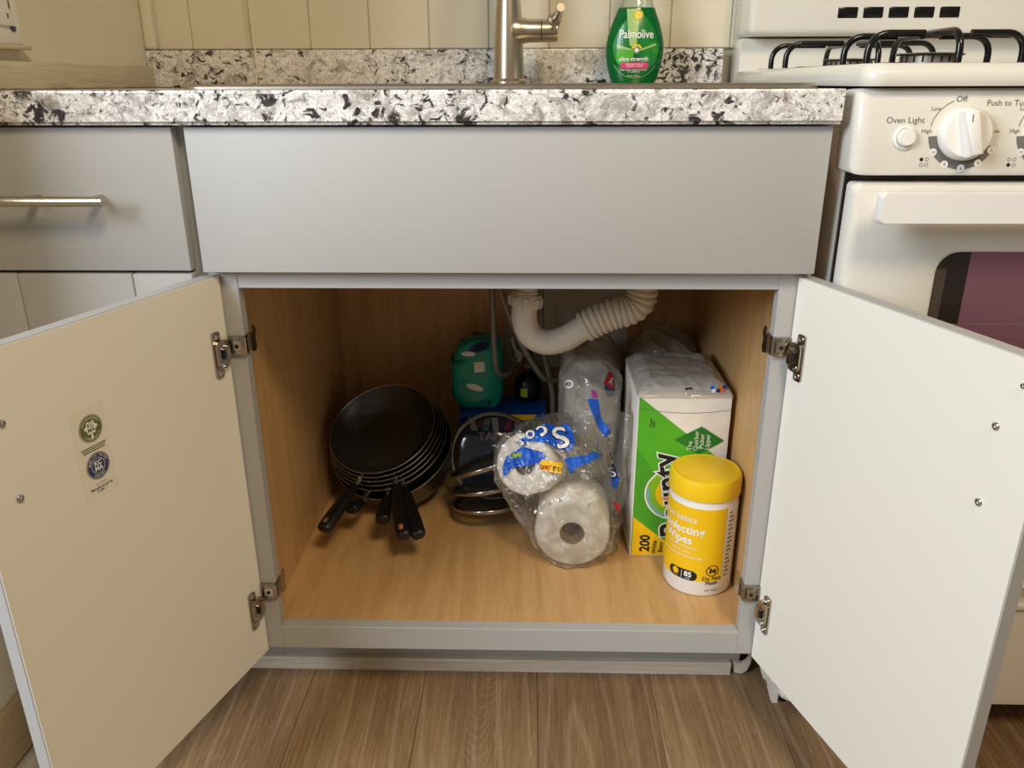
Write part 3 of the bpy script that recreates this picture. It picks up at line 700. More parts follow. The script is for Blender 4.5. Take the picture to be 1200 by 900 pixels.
b = MB(); b.rings([[Vector((RX0+.0115+(0 if i else 0), 0, 0)) for i in range(1)]] and [dring(.408, 1.145, .7755, .8075, .006, -.112), dring(.4065, 1.1465, .774, .809, .007, -.106), dring(.4065, 1.1465, .774, .809, .007, -.098), dring(.410, 1.143, .779, .8055, .006, -.094)])
b.box(.425, .45, -.096, -.0595, .782, .802, .003, 2); b.box(1.103, 1.128, -.096, -.0595, .782, .802, .003, 2)
b.build('door_handle', ENAMEL2, od, True, 40)
# drawer
b = MB(); b.rings([dring(RX0+.001, RX1-.001, .0665, .326, .006, -.025), dring(RX0+.001, RX1-.001, .0665, .326, .01, -.052), dring(RX0+.005, RX1-.005, .070, .322, .01, -.0595), dring(RX0+.012, RX1-.012, .077, .316, .01, -.0605)])
dw_ = b.build('storage_drawer', ENAMEL, rg, True, 35)
b = MB(); b.rings([[Vector((x, y, z)) for y, z in ((-.060, .293), (-.075, .290), (-.078, .284), (-.075, .279), (-.066, .272), (-.060, .258))] for x in (.44, .452, 1.10, 1.112)])
b.build('drawer_grip', ENAMEL, dw_, True, 35)
b = MB(); b.rings([[Vector((x, y, z)) for y, z in ((-.0605, .247), (-.0665, .245), (-.0665, .240), (-.0605, .236))] for x in (.44, 1.112)]); b.build('drawer_ridge', ENAMEL, dw_, True, 35)
# lower side skirt and feet
b = MB(); b.prism([(-.02, .064), (.55, .064), (.55, .055), (.12, .052), (.08, .050), (.05, .045), (.035, .040), (.028, .0385), (.020, .041), (.014, .046), (.006, .047), (.0, .042), (-.008, .037), (-.018, .035), (-.028, .037), (-.036, .045), (-.038, .064)], .004, Matrix.Translation((RX0+.001, 0, 0)) @ Matrix(((0, 1, 0, 0), (1, 0, 0, 0), (0, 0, 1, 0), (0, 0, 0, 1))))
b.build('side_skirt', ENAMEL, rg, False)
for x in (.43, 1.12):
    for y in (.03, .53): MB().lathe([(.014, .0006), (.015, .010), (.009, .016), (.008, .062)], 20, Matrix.Translation((x, y, 0))).build('levelling_foot', BLACKM, rg)

for o in [rg] + [x for x in COL.objects if x.name.startswith('burner_grate')]: o.location += Vector((.005, .012, 0))

# ================================================================== PLUMBING
ZF = ZR-.002
tp = thing('drain_trap', 'white plastic drain trap with corrugated flexible hose under the sink', 'drain pipe', (.025, .3, .5))
def yz(pts, y=.30): return [(x, y, z) for x, z in pts]
b = MB(); b.tube(spline(yz([(.022, .60), (.021, .575), (.020, .553), (.030, .524), (.057, .510), (.087, .516), (.112, .531), (.124, .539)]), 8), .0215, 24); b.build('trap_bend', PVC, tp)
MB().tube([(.0255, .3, .725), (.0235, .3, .60)], .0185, 24).build('tailpiece', PVC, tp)
NM = Matrix.Translation((.0222, .3, .583)) @ Matrix.Rotation(R(8), 4, 'Y') @ Matrix.Rotation(R(-6), 4, 'X')
nut = MB().lathe([(.0225, -.011), (.0262, -.0105), (.0265, .008), (.024, .0115), (.0195, .0115)], 32, NM).build('slip_nut', PVC, tp)
for k in range(8):
    MB().box(-.005, .005, -.0292, -.025, -.0095, .0065, .0012, 1, NM @ Matrix.Rotation(2*math.pi*k/8, 4, 'Z')).build('nut_rib', PVC, nut)
P = spline(yz([(.118, .5355), (.140, .548), (.168, .560), (.192, .567), (.208, .579), (.214, .60), (.215, .63), (.215, .70)]), 40)
# even arc-length sampling
L = [0]
for a, c_ in zip(P[:-1], P[1:]): L.append(L[-1]+(c_-a).length)
tot = L[-1]; NS = int(tot/.0014); Q = []
k = 0
for i in range(NS+1):
    d_ = tot*i/NS
    while k < len(L)-2 and L[k+1] < d_: k += 1
    Q.append(P[k].lerp(P[k+1], (d_-L[k])/max(L[k+1]-L[k], 1e-9)))
rad = [.0235 + .0040*abs(math.sin(math.pi*tot*i/NS/.0098))**.8 for i in range(NS+1)]
MB().tube(Q, rad, 28).build('corrugated_hose', PVC, tp, True, 80)

def hose(pts, r, lab, m=HOSE):
    o = MB().tube(spline(pts, 8), r, 12).build('supply_hose', m); tag(o, lab, 'hose', 'water supply hoses'); return o
hose([(-.040, .452, .80), (-.040, .448, .71), (-.0395, .418, .60), (-.038, .418, .50), (-.036, .42, .440), (-.030, .43, .408), (-.012, .47, .392), (.0, .55, .395)], .0052, 'grey braided hose dropping straight down past the teal package')
hose([(-.029, .452, .80), (-.029, .446, .71), (-.028, .408, .61), (-.022, .405, .565), (.0105, .415, .477), (.040, .43, .418), (.058, .445, .390), (.080, .47, .378)], .0052, 'grey braided hose slanting down behind the white trap')
hose([(.050, .50, .76), (.050, .50, .56), (.052, .49, .46), (.066, .48, .39), (.0745, .475, .345), (.0755, .475, .30), (.080, .48, .26)], .0055, 'grey hose hanging behind the trap beside the clear bag')
MB_ = MB().tube(spline([(.020, .52, .76), (.022, .52, .55), (.028, .51, .45), (.032, .50, .40)], 6), .005, 10).build('supply_hose', BLACKM); tag(MB_, 'thin black hose dropping behind the trap to the dark jar', 'hose', 'water supply hoses')
vl_ = thing('shutoff_valve', 'small shutoff valve with pale lever on the wall behind the cabinet', 'valve', (.0, .59, .405))
MB().lathe([(.008, 0), (.008, .045), (.010, .046), (.010, .06)], 16, Matrix.Translation((.003, .608, .398)) @ Matrix.Rotation(R(90), 4, 'X')).build('valve_body', CHROME, vl_)
MB().tube(spline([(-.006, .545, .442), (-.005, .543, .43), (.002, .542, .415), (.014, .542, .405)], 5), [.0035]*10+[.0045]*6, 10).build('lever', ENAMEL2, vl_)
MB().tube([(.019, .545, .398), (.009, .53, .36)], .003, 8).build('red_tag', REDP, vl_)

# ================================================================== PANS
pn = Vector((math.tan(R(-12)), -math.tan(R(30)), 1)).normalized(); pc0 = Vector((-.2435, .36, .324))
def basis(n, up=Vector((0, 1, 0))):
    x = up.cross(n).normalized(); return Matrix((x, n.cross(x), n)).transposed().to_4x4()
def pan(name, lab, sh, R_, h, base_r, end, hw_=.0128, group='nested black pans', tagm=None):
    c_ = pc0 - pn*sh; M_ = basis(pn); M_.translation = c_
    t = thing(name, lab, 'pan', c_ - pn*h, group)
    br = base_r*R_
    MB().lathe([(.002, -h), (br-.004, -h), (br, -h+.003), (br+(R_-br)*.62, -h*.55), (R_-.0005, -.001), (R_, 0), (R_-.0024, 0), (R_-.004, -.003), (br+(R_-br)*.58, -h*.55), (br-.003, -h+.007), (br-.008, -h+.0035), (.002, -h+.003)], 56, M_, cap0=True, cap1=True).build('bowl', NONSTICK, t, True, 50)
    MB().tube([M_ @ Vector(((R_-.001)*math.cos(a), (R_-.001)*math.sin(a), .0002)) for a in [2*math.pi*k/64 for k in range(64)]], .0012, 8, closed=True).build('rim', RIM, t)
    if end is None: return t
    e = Vector(end); d = e - c_; d -= pn*d.dot(pn); d.normalize()
    A = c_ + d*(R_-.002) - pn*.014; B = A + d*.022 + pn*.004
    ax = (e-B).normalized(); sd = ax.cross(pn).normalized(); nu = sd.cross(ax)
    MB().tube([A-d*.004, A + d*.012, B + ax*.006], [.007, .0055, .006], 12).build('handle_bracket', CHROME, t)
    Ln = (e-B).length; rs = []
    for s_, w, th in ((0, .45, .5), (.02, .62, .62), (.25, .82, .8), (.6, .98, .95), (.9, 1.03, 1.0), (.955, .98, .95), (.985, .85, .8), (1, .62, .55)):
        p = B + ax*Ln*s_
        rs.append([p + sd*hw_*w*math.copysign(abs(math.cos(a))**.75, math.cos(a)) + nu*.0098*th*math.copysign(abs(math.sin(a))**.75, math.sin(a)) for a in [2*math.pi*k/20 for k in range(20)]])
    MB().rings(rs).build('handle', PHENOL, t, True, 60)
    if tagm:
        p = B + ax*Ln*.86 + nu*.0098
        MB().box(-.0035, .0035, -.005, .005, 0, .0006, 0, 1, Matrix.Translation(p) @ Matrix((sd, ax, nu)).transposed().to_4x4()).build('handle_badge', tagm, t, False)
    return t
pan('frying_pan', 'small black nonstick frying pan on top of the tilted stack', 0, .1015, .040, .70, (-.318, .175, .215), tagm=CHROME)
pan('frying_pan', 'black frying pan directly under the top pan, its handle badge copper', .009, .1045, .040, .70, (-.177, .155, .215), tagm=mat('copper_badge', srgb(186, 112, 84), .4))
pan('frying_pan', 'black frying pan third in the stack with handle towards the lids', .018, .1075, .040, .70, (-.1526, .158, .215))
pan('saucepan', 'black saucepan fourth in the stack with short middle handle', .027, .1105, .041, .72, (-.2208, .199, .22))
pan('saucepan', 'black saucepan fifth in the stack with short handle beside the maple wall', .036, .1145, .042, .74, (-.285, .238, .22))
pan('cooking_pot', 'deep black cooking pot at the bottom of the tilted stack', .064, .1165, .072, .82, None)

# ================================================================== LIDS
def lid(lab, c_, n_, R_, dome, knob=True):
    n_ = Vector(n_).normalized(); M_ = basis(n_); M_.translation = Vector(c_)
    t = thing('glass_lid', lab, 'lid', c_, 'glass pot lids')
    pr = [(R_-.004, .002)] + [(R_*math.cos(R(a)), .003+dome*math.sin(R(a))) for a in range(8, 84, 8)]
    pr2 = pr + [(.006, .003+dome)] + [(max(r_-.0025, .005), z-.0025) for r_, z in reversed(pr)]
    MB().lathe(pr2, 48, M_, cap0=False, cap1=False).build('glass', GLASS, t, True, 60)
    MB().lathe([(R_-.005, -.001), (R_, -.002), (R_+.0022, .0005), (R_+.0022, .0045), (R_, .0065), (R_-.005, .006)], 56, M_, cap0=False, cap1=False).build('metal_rim', RIM, t, True, 60)
    if knob: MB().lathe([(.006, dome), (.007, dome+.008), (.017, dome+.014), (.018, dome+.02), (.012, dome+.025), (.002, dome+.026)], 24, M_).build('knob', PHENOL, t)
lid('glass lid leaning upright against the blue carton', (-.040, .404, .247), (.1, -1, .50), .083, .018, False)
lid('glass lid lying topmost of the slanted lids beside the toilet paper', (-.050, .330, .262), (-.34, .32, 1), .064, .016, False)
lid('glass lid lying in the middle of the slanted lids', (-.046, .330, .218), (-.16, .30, 1), .064, .014, False)
lid('glass lid at the bottom of the slanted lids on the cabinet floor', (-.048, .328, .184), (-.06, .22, 1), .064, .012, False)

# ================================================================== CARTON, TEAL PACK, JAR
cb = thing('carton', 'blue cardboard carton behind the glass lids', 'box', (-.02, .49, ZF))
MB().box(-.109, .062, .446, .545, ZF+.0005, .316, .0015, 1).build('box_body', BOXBLUE, cb)
cf = flat((0, .446, 0), (1, 0, 0), (0, 0, 1))
patch([(-.106, .310), (.03, .310), (.03, .245), (-.106, .245)], NAVY, cb, cf, .0004, .5, 'front_panel')
lettering('TAMPAX', .0255, WHITEP, cb, cf, (-.026, .2675), 0, .0008, .01, .92)
for k in range(6):
    x = -.078+.021*k; lean = .004*((k*3) % 5-2)
    patch([(x-.006, .281), (x+.006, .281), (x+.0065+lean, .309), (x-.0045+lean, .309)], (WHITEP, TEALP, WHITEP, PINK, WHITEP, TEALP)[k], cb, cf, .0008, .5, 'printed_picture')
patch([(.034, .30), (.058, .30), (.058, .20), (.03, .20)], LIME, cb, cf, .0006, .5, 'print_patch')
patch([(-.010, .3155), (.043, .3155), (.042, .3045), (-.009, .3045)], YEL, cb, cf, .0009, .5, 'yellow_band')
tk = thing('wrapped_pack', 'teal plastic wrapped pack standing on the blue carton', 'package', (-.073, .495, .316))
b = MB(); rs = []; NN = 48
for i in range(1, 25):
    t = math.pi*i/25; w_ = abs(math.sin(t))**.38; z = -math.copysign(abs(math.cos(t))**.55, math.cos(t))
    ring = []
    for k in range(NN):
        a = 2*math.pi*k/NN; ca, sa = math.cos(a), math.sin(a)
        x = .0515*w_*math.copysign(abs(ca)**.5, ca); y = .040*w_*math.copysign(abs(sa)**.55, sa)
        q = Vector((x*30, y*30, z*2.4)); dsp = .006*noise.noise(q) + .003*noise.noise(q*2.7) - .004*math.exp(-((z+.12)/.06)**2)
        nn = Vector((ca, sa, .2*z)).normalized()
        zz = .389+.0725*z - (.018*max(0, (-x/.05))**1.5 if z > .4 else 0)
        ring.append(Vector((-.0725+x, .497+y, zz)) + nn*dsp)
    rs.append(ring)
b.rings(rs); teal_me = b.mesh('wrap'); link('wrap', teal_me, TEALBAG, tk, True, 180)
def bvh_f(me, dirv, y0, fall):
    tree = BVHTree.FromPolygons([v.co.copy() for v in me.vertices], [tuple(p.vertices) for p in me.polygons])
    dv = Vector(dirv).normalized()
    def f(u, w):
        o = Vector((u, y0, w)); h = tree.ray_cast(o - dv*.5, dv)
        if h[0] is None: return Vector((u, fall, w)), -dv
        nn = h[1] if h[1].dot(dv) < 0 else -h[1]; return h[0], (nn - dv).normalized()
    return f
tf = bvh_f(teal_me, (0, 1, -.25), .455, .46)
patch([(-.078, .419), (-.058, .421), (-.057, .400), (-.077, .398)], WHITEP, tk, tf, .001, .006, 'sticker')
patch([(-.077+.017*math.cos(a), .368+.0065*math.sin(a)-.25*.017*math.cos(a)) for a in [2*math.pi*i/20 for i in range(20)]], WHITEP, tk, tf, .001, .006, 'white_mark')
patch([(-.068+.021*math.cos(a), .449+.009*math.sin(a)+.3*.021*math.cos(a)) for a in [2*math.pi*i/20 for i in range(20)]], NAVY, tk, tf, .001, .006, 'dark_mark')
patch([(-.088+.014*math.cos(a), .436+.005*math.sin(a)) for a in [2*math.pi*i/16 for i in range(16)]], WHITEP, tk, tf, .0014, .006, 'white_mark')
patch([(-.054, .340), (-.046, .340), (-.046, .334), (-.050, .331)], NAVY, tk, tf, .001, .006, 'dark_mark')
jr = thing('dark_jar', 'dark round jar with lime label on the blue carton', 'jar', (.024, .52, .316))
MB().lathe([(.010, .0005), (.020, .001), (.027, .012), (.0295, .028), (.026, .044), (.016, .056), (.009, .062), (.009, .072)], 32, Matrix.Translation((.026, .522, .3165))).build('body', BOTTLEK, jr)
MB().lathe([(.011, .070), (.011, .080), (.008, .082)], 20, Matrix.Translation((.026, .522, .3165))).build('cap', INKG, jr)
jf = lambda u, w: (Vector((.026+.030*math.sin(u/.03), .522-.030*math.cos(u/.03), w)), Vector((math.sin(u/.03), -math.cos(u/.03), 0)))
patch([(-.016, .334), (-.001, .333), (-.001, .352), (-.015, .351)], LIME, jr, jf, .0004, .004, 'label')

# ================================================================== TOILET PAPER
def roll(lab, c_, ax, R_, L_, group, hole=.021, name='toilet_roll', cat='toilet roll'):
    ax = Vector(ax).normalized(); M_ = basis(ax, Vector((0, 1, .1)) if abs(ax.y) < .9 else Vector((0, 0, 1))); M_.translation = Vector(c_)
    t = thing(name, lab, cat, Vector(c_) - Vector((0, 0, R_)), group)
    h = L_/2
    b = MB(); pr = [(hole, -h), (R_-.004, -h), (R_, -h+.004), (R_, h-.004), (R_-.004, h), (hole, h)]
    b.lathe(pr, 48, M_, cap0=False, cap1=False); b.build('paper', PAPER, t, True, 50)
    b = MB(); b.lathe([(hole, -h), (hole, h), (hole-.0016, h-.0005), (hole-.0016, -h+.0005)], 32, M_, cap0=False, cap1=False); b.build('core', CARD, t, True, 60)
    return M_, R_, h
g = 'toilet rolls in the torn clear pack'
TPR = [roll('white toilet roll lying end-on at the bottom of the torn pack', (.106, .224, ZF+.0635), (-.08, -1, .02), .0625, .104, g),
       roll('white toilet roll tilted on top beside the glass lids', (.038, .250, .308), (-.34, -.86, .38), .0515, .095, g, .019)]
def hull_film(name, mats, extra, voxel, amp, sc, m, parent, infl=.003, seed=0):
    bm = bmesh.new()
    for M_, R_, h in mats:
        for k in range(24):
            a = 2*math.pi*k/24
            for z in (-h-infl, h+infl): bm.verts.new(M_ @ Vector(((R_+infl)*math.cos(a), (R_+infl)*math.sin(a), z)))
    for p in extra: bm.verts.new(Vector(p))
    r = bmesh.ops.convex_hull(bm, input=bm.verts)
    bmesh.ops.delete(bm, geom=[v for v in bm.verts if not v.link_faces], context='VERTS')
    bmesh.ops.triangulate(bm, faces=bm.faces)
    for _ in range(7):
        es = [e for e in bm.edges if e.calc_length() > voxel]
        if not es: break
        bmesh.ops.subdivide_edges(bm, edges=es, cuts=1); bmesh.ops.triangulate(bm, faces=bm.faces)
    for _ in range(3): bmesh.ops.smooth_vert(bm, verts=bm.verts, factor=.4, use_axis_x=True, use_axis_y=True, use_axis_z=True)
    bm.normal_update()
    fold = Matrix.Diagonal((1, 1, .38)) @ Matrix.Rotation(R(35), 3, 'Y')
    for v_ in bm.verts:
        q = fold @ v_.co*sc + Vector((seed, 0, 0))
        q2 = q + .6*noise.noise_vector(q*.6)
        rd = 1-2*abs(noise.noise(q2)); rd2 = 1-2*abs(noise.noise(q2*2.3+Vector((5, 1, 2))))
        v_.co += v_.normal*amp*(.65*max(rd, -.2)**3 + .35*max(rd2, -.2)**3)
        v_.co.z = max(v_.co.z, ZF+.0006)
    me = bpy.data.meshes.new(name); bm.to_mesh(me); bm.free()
    return me, link(name, me, m, parent, True, 180)
pk = thing('torn_plastic_wrap', 'crumpled clear plastic wrap with blue print around the toilet rolls', 'plastic wrap', (.09, .24, ZF))
film_me, film_o = hull_film('film', TPR, [(.175, .25, .30), (.17, .24, .20), (.13, .22, .36), (.088, .285, .388), (.05, .295, .375), (.03, .29, .36)], .006, .0095, 30, FILM, pk, .004)
VD = (.03, .90, -.44)
ff = bvh_f(film_me, VD, .20, .25)
patch([(-.0158, .3235), (-.01, .3439), (.0181, .3627), (.0518, .3522), (.0576, .3367), (.0295, .3286), (.0012, .3236), (-.0131, .3045)], BLUEP, pk, ff, .0008, .006)
patch([(.0097, .3704), (.032, .3934), (.0568, .4072), (.0776, .3999), (.0913, .4075), (.1013, .391), (.1046, .3712), (.0966, .3542), (.0784, .3571), (.06, .3693), (.0363, .3721)], BLUEP, pk, ff, .0008, .006)
patch([(.0464, .3397), (.0844, .3338), (.0834, .3134), (.0494, .3194)], YEL, pk, ff, .0010, .006, 'price_flash')
patch([(.0871, .3417), (.1276, .3482), (.1451, .3684), (.1501, .3453), (.128, .3342), (.1072, .3246), (.0976, .3135)], BLUEP, pk, ff, .0008, .006)
lettering('1,000', .0115, REDP, pk, ff, (.060, .3245), 174, .0016, .02, maxe=.004); lettering('12-2', .0115, INK, pk, ff, (.0775, .3225), 174, .0016, .02, .7, maxe=.004)
lettering('UMI', .013, LIME, pk, ff, (.006, .3455), 12, .0016, .02, maxe=.004)
for body, at, rot, sz in (('S', (.080, .382), -160, .056), ('c', (.052, .390), 215, .040), ('o', (.032, .383), 225, .030), ('t', (.015, .370), 225, .027)):
    lettering(body, sz, NAVY, pk, ff, at, rot, .0014, .05, maxe=.004, name='brand_letter_outline'); lettering(body, sz, WHITEP, pk, ff, at, rot, .0022, .012, maxe=.004, name='brand_letter')
# loose film standing up above the pack
def sheet(name, fn, nu, nv, m, parent):
    b = MB(); V = [[b.bm.verts.new(fn(i/nu, j/nv)) for i in range(nu+1)] for j in range(nv+1)]
    for j in range(nv):
        for i in range(nu): b.bm.faces.new((V[j][i], V[j][i+1], V[j+1][i+1], V[j+1][i]))
    me = b.mesh(name); return me, link(name, me, m, parent, True, 180)
def crump(q, s=1.0):
    q2 = q + .7*noise.noise_vector(q*.5); return (1-2*abs(noise.noise(q2)))*.6*s + (1-2*abs(noise.noise(q2*2.1)))*.4*s
def tail(u, v_):
    a = math.pi*(1.15*u+.02); wd = .046-.010*v_
    x = .131 - math.cos(a)*wd + .014*v_; y = .262 - math.sin(a)*(.038-.012*v_) ; z = .30 + .155*v_ + .012*math.sin(5*u+1)*v_
    q = Vector((u*4.2, v_*3.2, 1.7)); k = crump(q)*.010
    return Vector((x + k*.4*math.cos(3*u), y - k, z + .008*noise.noise(q*1.4)*v_))
tail_me, _ = sheet('loose_film', tail, 60, 56, FILM_T, pk)
tff = bvh_f(tail_me, VD, .20, .235)
patch([(.123, .4508), (.1408, .4494), (.1474, .4169), (.1637, .3884), (.1557, .3808), (.1426, .3989), (.1291, .4317)], BLUEP, pk, tff, .001, .005)
patch([(.129, .466), (.137, .464), (.1405, .452), (.1315, .452)], MAG, pk, tff, .0012, .005)
ring_patch((.094, .459), .004, .0075, WHITEP, pk, tff, .0012); patch(circ((.0915, .459), .004, 14), TEALP, pk, tff, .0012, .004, 'print_dot')
lettering('EL', .016, LIME, pk, ff, (.143, .358), -20, .0018, .02, maxe=.004)
def drape(u, v_):
    z = ZF+.003 + .25*v_; x = .162 + .036*u - .012*(1-v_) + .012*v_; y = .245 - .045*math.sin(math.pi*u*.8) + .02*u + .03*v_
    q = Vector((u*2.4+9, v_*5.5, .3)); k = crump(q)*.010
    return Vector((min(x + k*.5, .2015), y - k, z))
dr_me, _ = sheet('loose_film', drape, 24, 64, FILM_T, pk)
df_ = bvh_f(dr_me, VD, .20, .24)
patch([(.1575, .388), (.1655, .386), (.1665, .372), (.159, .372)], BLUEP, pk, df_, .001, .004)
patch([(.160, .372), (.1665, .372), (.1735, .332), (.1715, .322), (.166, .325), (.1635, .345)], INK, pk, df_, .001, .004)
for k in range(3): patch([(.1615+.0025*k, .368-.014*k), (.167+.0025*k, .366-.014*k), (.168+.0025*k, .360-.014*k), (.1625+.0025*k, .361-.014*k)], WHITEP, pk, df_, .0016, .004)
patch([(.163, .325), (.1735, .330), (.180, .306), (.169, .302)], NAVY, pk, df_, .0010, .004); lettering('S', .026, WHITEP, pk, df_, (.1715, .3155), 20, .0018, .02, .75, 1, maxe=.004, name='brand_letter')
patch([(.170, .303), (.181, .306), (.1785, .286), (.171, .288)], BLUEP, pk, df_, .0010, .004)
patch([(.172, .262), (.183, .256), (.186, .238), (.178, .246)], REDP, pk, df_, .001, .004); patch([(.165, .196), (.178, .212), (.181, .198), (.171, .186)], NAVY, pk, df_, .001, .004)

# ================================================================== BAGGED ROLLS BEHIND
g2 = 'bagged paper rolls at the back'
B1 = roll('tall paper roll standing in hazy bag behind the toilet rolls', (.1395, .362, ZF+.135), (0, 0, 1), .047, .266, g2, .019, 'paper_roll', 'paper roll')
B2 = roll('tall paper roll against the back panel in the hazy bag', (.145, .480, ZF+.14), (0, 0, 1), .050, .276, g2, .019, 'paper_roll', 'paper roll')
B3 = roll('tall paper roll in the bag behind the napkin pack', (.287, .497, ZF+.14), (0, 0, 1), .062, .276, g2, .019, 'paper_roll', 'paper roll')
pb = thing('hazy_bag', 'hazy plastic bag with red and blue mark behind the toilet rolls', 'bag', (.15, .41, ZF))
bag_me, _ = hull_film('film', [B1, B2], [(.145, .40, .492), (.165, .45, .490), (.12, .37, .47)], .008, .0085, 19, FILM2, pb, .003, 3)
bf = bvh_f(bag_me, VD, .32, .33)
patch([(.158, .428), (.168, .452), (.175, .453), (.178, .44), (.181, .424), (.170, .418)], REDP, pb, bf, .0012, .005); patch([(.160, .427), (.170, .418), (.182, .423), (.182, .410), (.171, .403), (.162, .410)], NAVY, pb, bf, .0010, .005)
lettering('A', .022, WHITEP, pb, bf, (.171, .433), -25, .0022, 0, .5, maxe=.004, name='brand_letter')
pb2 = thing('hazy_bag', 'hazy plastic bag tucked against the back behind the napkin pack', 'bag', (.285, .495, ZF))
hull_film('film', [B3], [(.25, .47, .474), (.32, .50, .470), (.28, .52, .478)], .008, .010, 17, FILM2, pb2, .003, 8)

# ================================================================== NAPKIN PACK
np_ = thing('napkin_pack', 'white and green printed napkin pack standing behind the yellow canister', 'package', (.279, .30, ZF))
NX0, NX1, NY0, NY1, NZ1 = .2045, .3545, .207, .392, .452
def nfront(u, w):
    tx = max(0, min(1, (u-NX0)/(NX1-NX0))); tz = max(0, min(1, (w-ZF)/(NZ1-ZF)))
    y = NY0 - .006*math.sin(math.pi*tx)**.6*math.sin(math.pi*min(tz*1.02, 1))**.5 + .0012*noise.noise(Vector((u*40, 3, w*40)))
    return Vector((u, y, w)), Vector((0, -1, 0))
b = MB()
NXs, NZs = 30, 50
rs = []
for j in range(NZs+1):
    z = ZF+.0008 + (NZ1-ZF-.0008)*j/NZs; ring = []
    e = .0
    for i in range(NXs+1):
        p, _ = nfront(NX0+(NX1-NX0)*i/NXs, z); ring.append(p)
    for i in range(1, 17): ring.append(Vector((NX1+.002*math.sin(math.pi*i/16)+.0006*noise.noise(Vector((i, j*.3, 0))), NY0+(NY1-NY0)*i/16, z)))
    for i in range(1, NXs): ring.append(Vector((NX1-(NX1-NX0)*i/NXs, NY1, z)))
    for i in range(0, 16): ring.append(Vector((NX0-.0025*math.sin(math.pi*i/16)-.0006*noise.noise(Vector((i, j*.3, 7))), NY1-(NY1-NY0)*i/16, z)))
    rs.append(ring)
b.rings(rs)
b.build('napkin_stack', PAPER, np_, True, 50)
def npatch(poly, m, eps=.0006, name='print_patch'): return patch(poly, m, np_, nfront, eps, .008, name)
npatch([(.2062, .4495), (.3535, .332), (.3535, .1545), (.2062, .1545)], GREENP)
npatch([(.2062, .36), (.2062, .235), (.30, .1545), (.3535, .1545), (.3535, .205), (.26, .285)], mat('mid_green_print', srgb(74, 160, 40), .35), .0009)
npatch([(.2075, .229), (.2725, .178), (.296, .1555), (.2075, .1545)], YEL, .0012)
npatch([(.2662, .3764), (.3087, .3995), (.3468, .374), (.3071, .3506)], DGREEN, .0014, 'print_diamond')
for t_, x, z in (('The', .2916, .366), ('Quicker', .3013, .3745), ('Picker', .3108, .3735), ('Upper', .3203, .3725)):
    lettering(t_, .0105, WHITEP, np_, nfront, (x, z), 90, .0019)
lettering('Open', .007, INK, np_, nfront, (.2265, .405), 90, .0012); lettering('Here', .006, INK, np_, nfront, (.2315, .402), 90, .0012)
for k in range(34):
    x = .2075+.0043*k; z = .4225+.006*((x-.285)/.075)**2
    npatch([(x, z-.0006), (x+.0026, z-.0006), (x+.0026, z+.0006), (x, z+.0006)], INKG, .0011, 'perforation')
# swirl
ring_patch((.272, .277), .0, .049, WHITEP, np_, nfront, .0012, 95, 265, 24, 'swirl'); ring_patch((.272, .277), .0, .0465, mat('leaf_green_print', srgb(132, 186, 36), .4), np_, nfront, .0014, 96, 264, 24, 'swirl')
ring_patch((.272, .277), .040, .0455, TEALP, np_, nfront, .0017, 168, 262, 20, 'swirl'); ring_patch((.274, .279), .0, .033, YEL, np_, nfront, .0019, 92, 268, 20, 'swirl')
ring_patch((.276, .281), .0, .025, ORANGE, np_, nfront, .0021, 92, 268, 20, 'swirl'); ring_patch((.280, .281), .0, .017, REDP, np_, nfront, .0023, 92, 268, 20, 'swirl')
lettering('Bounty', .060, WHITEP, np_, nfront, (.2645, .274), 100, .0026, .055, .92, 1.0, maxe=.01, name='brand_lettering_outline')
lettering('Bounty', .060, INK, np_, nfront, (.2645, .274), 100, .0032, .018, .92, 1.0, maxe=.01, name='brand_lettering')
lettering('200', .021, INK, np_, nfront, (.2295, .1795), 90, .0019, .03, 1.05, 1.1); lettering('White', .0105, INK, np_, nfront, (.2455, .1725), 90, .0019, .015); lettering('Blanc', .0105, INK, np_, nfront, (.2565, .1725), 90, .0019, .015)
def topf(u, v_):
    x = NX0-.002+(NX1-NX0+.004)*u; y = NY0-.004+(NY1-NY0+.004)*v_
    ed = min(u, 1-u, v_*1.0, 1-v_); z = NZ1 - .003 + .020*min(1, ed/.16)**.6
    q = Vector((u*5, v_*5, 4)); return Vector((x, y, z + .005*crump(q)*min(1, ed/.05)))
sheet('gathered_film', topf, 48, 48, FILM2, np_)
MB().box(NX0+.012, NX1-.012, NY0+.014, NY1-.01, NZ1+.0002, NZ1+.010, .004, 2).build('top_napkins', PAPER, np_)
tpf = bvh_f(bpy.data.meshes['gathered_film'], (0, .5, -.86), .26, .25)
fz = lambda u, w: tpf(u, w)
nt_ = flat((0, .2035, 0), (1, 0, 0), (0, .35, .94))
for k, (x, z, m) in enumerate(((.321, .4655, BLUEP), (.327, .466, TEALP), (.333, .467, ORANGE), (.341, .467, NAVY), (.324, .460, WHITEP), (.331, .460, NAVY), (.337, .461, ORANGE))):
    MB().box(x-.003, x+.003, .2062, .2072, z-.003, z+.0026, .0004, 1).build('printed_code', m, np_, False)
MB().tube([(.279, .209, .4615), (.284, .208, .4635), (.289, .209, .4625)], [.002, .0012, .002], 8).build('seal_mark', INK, np_)

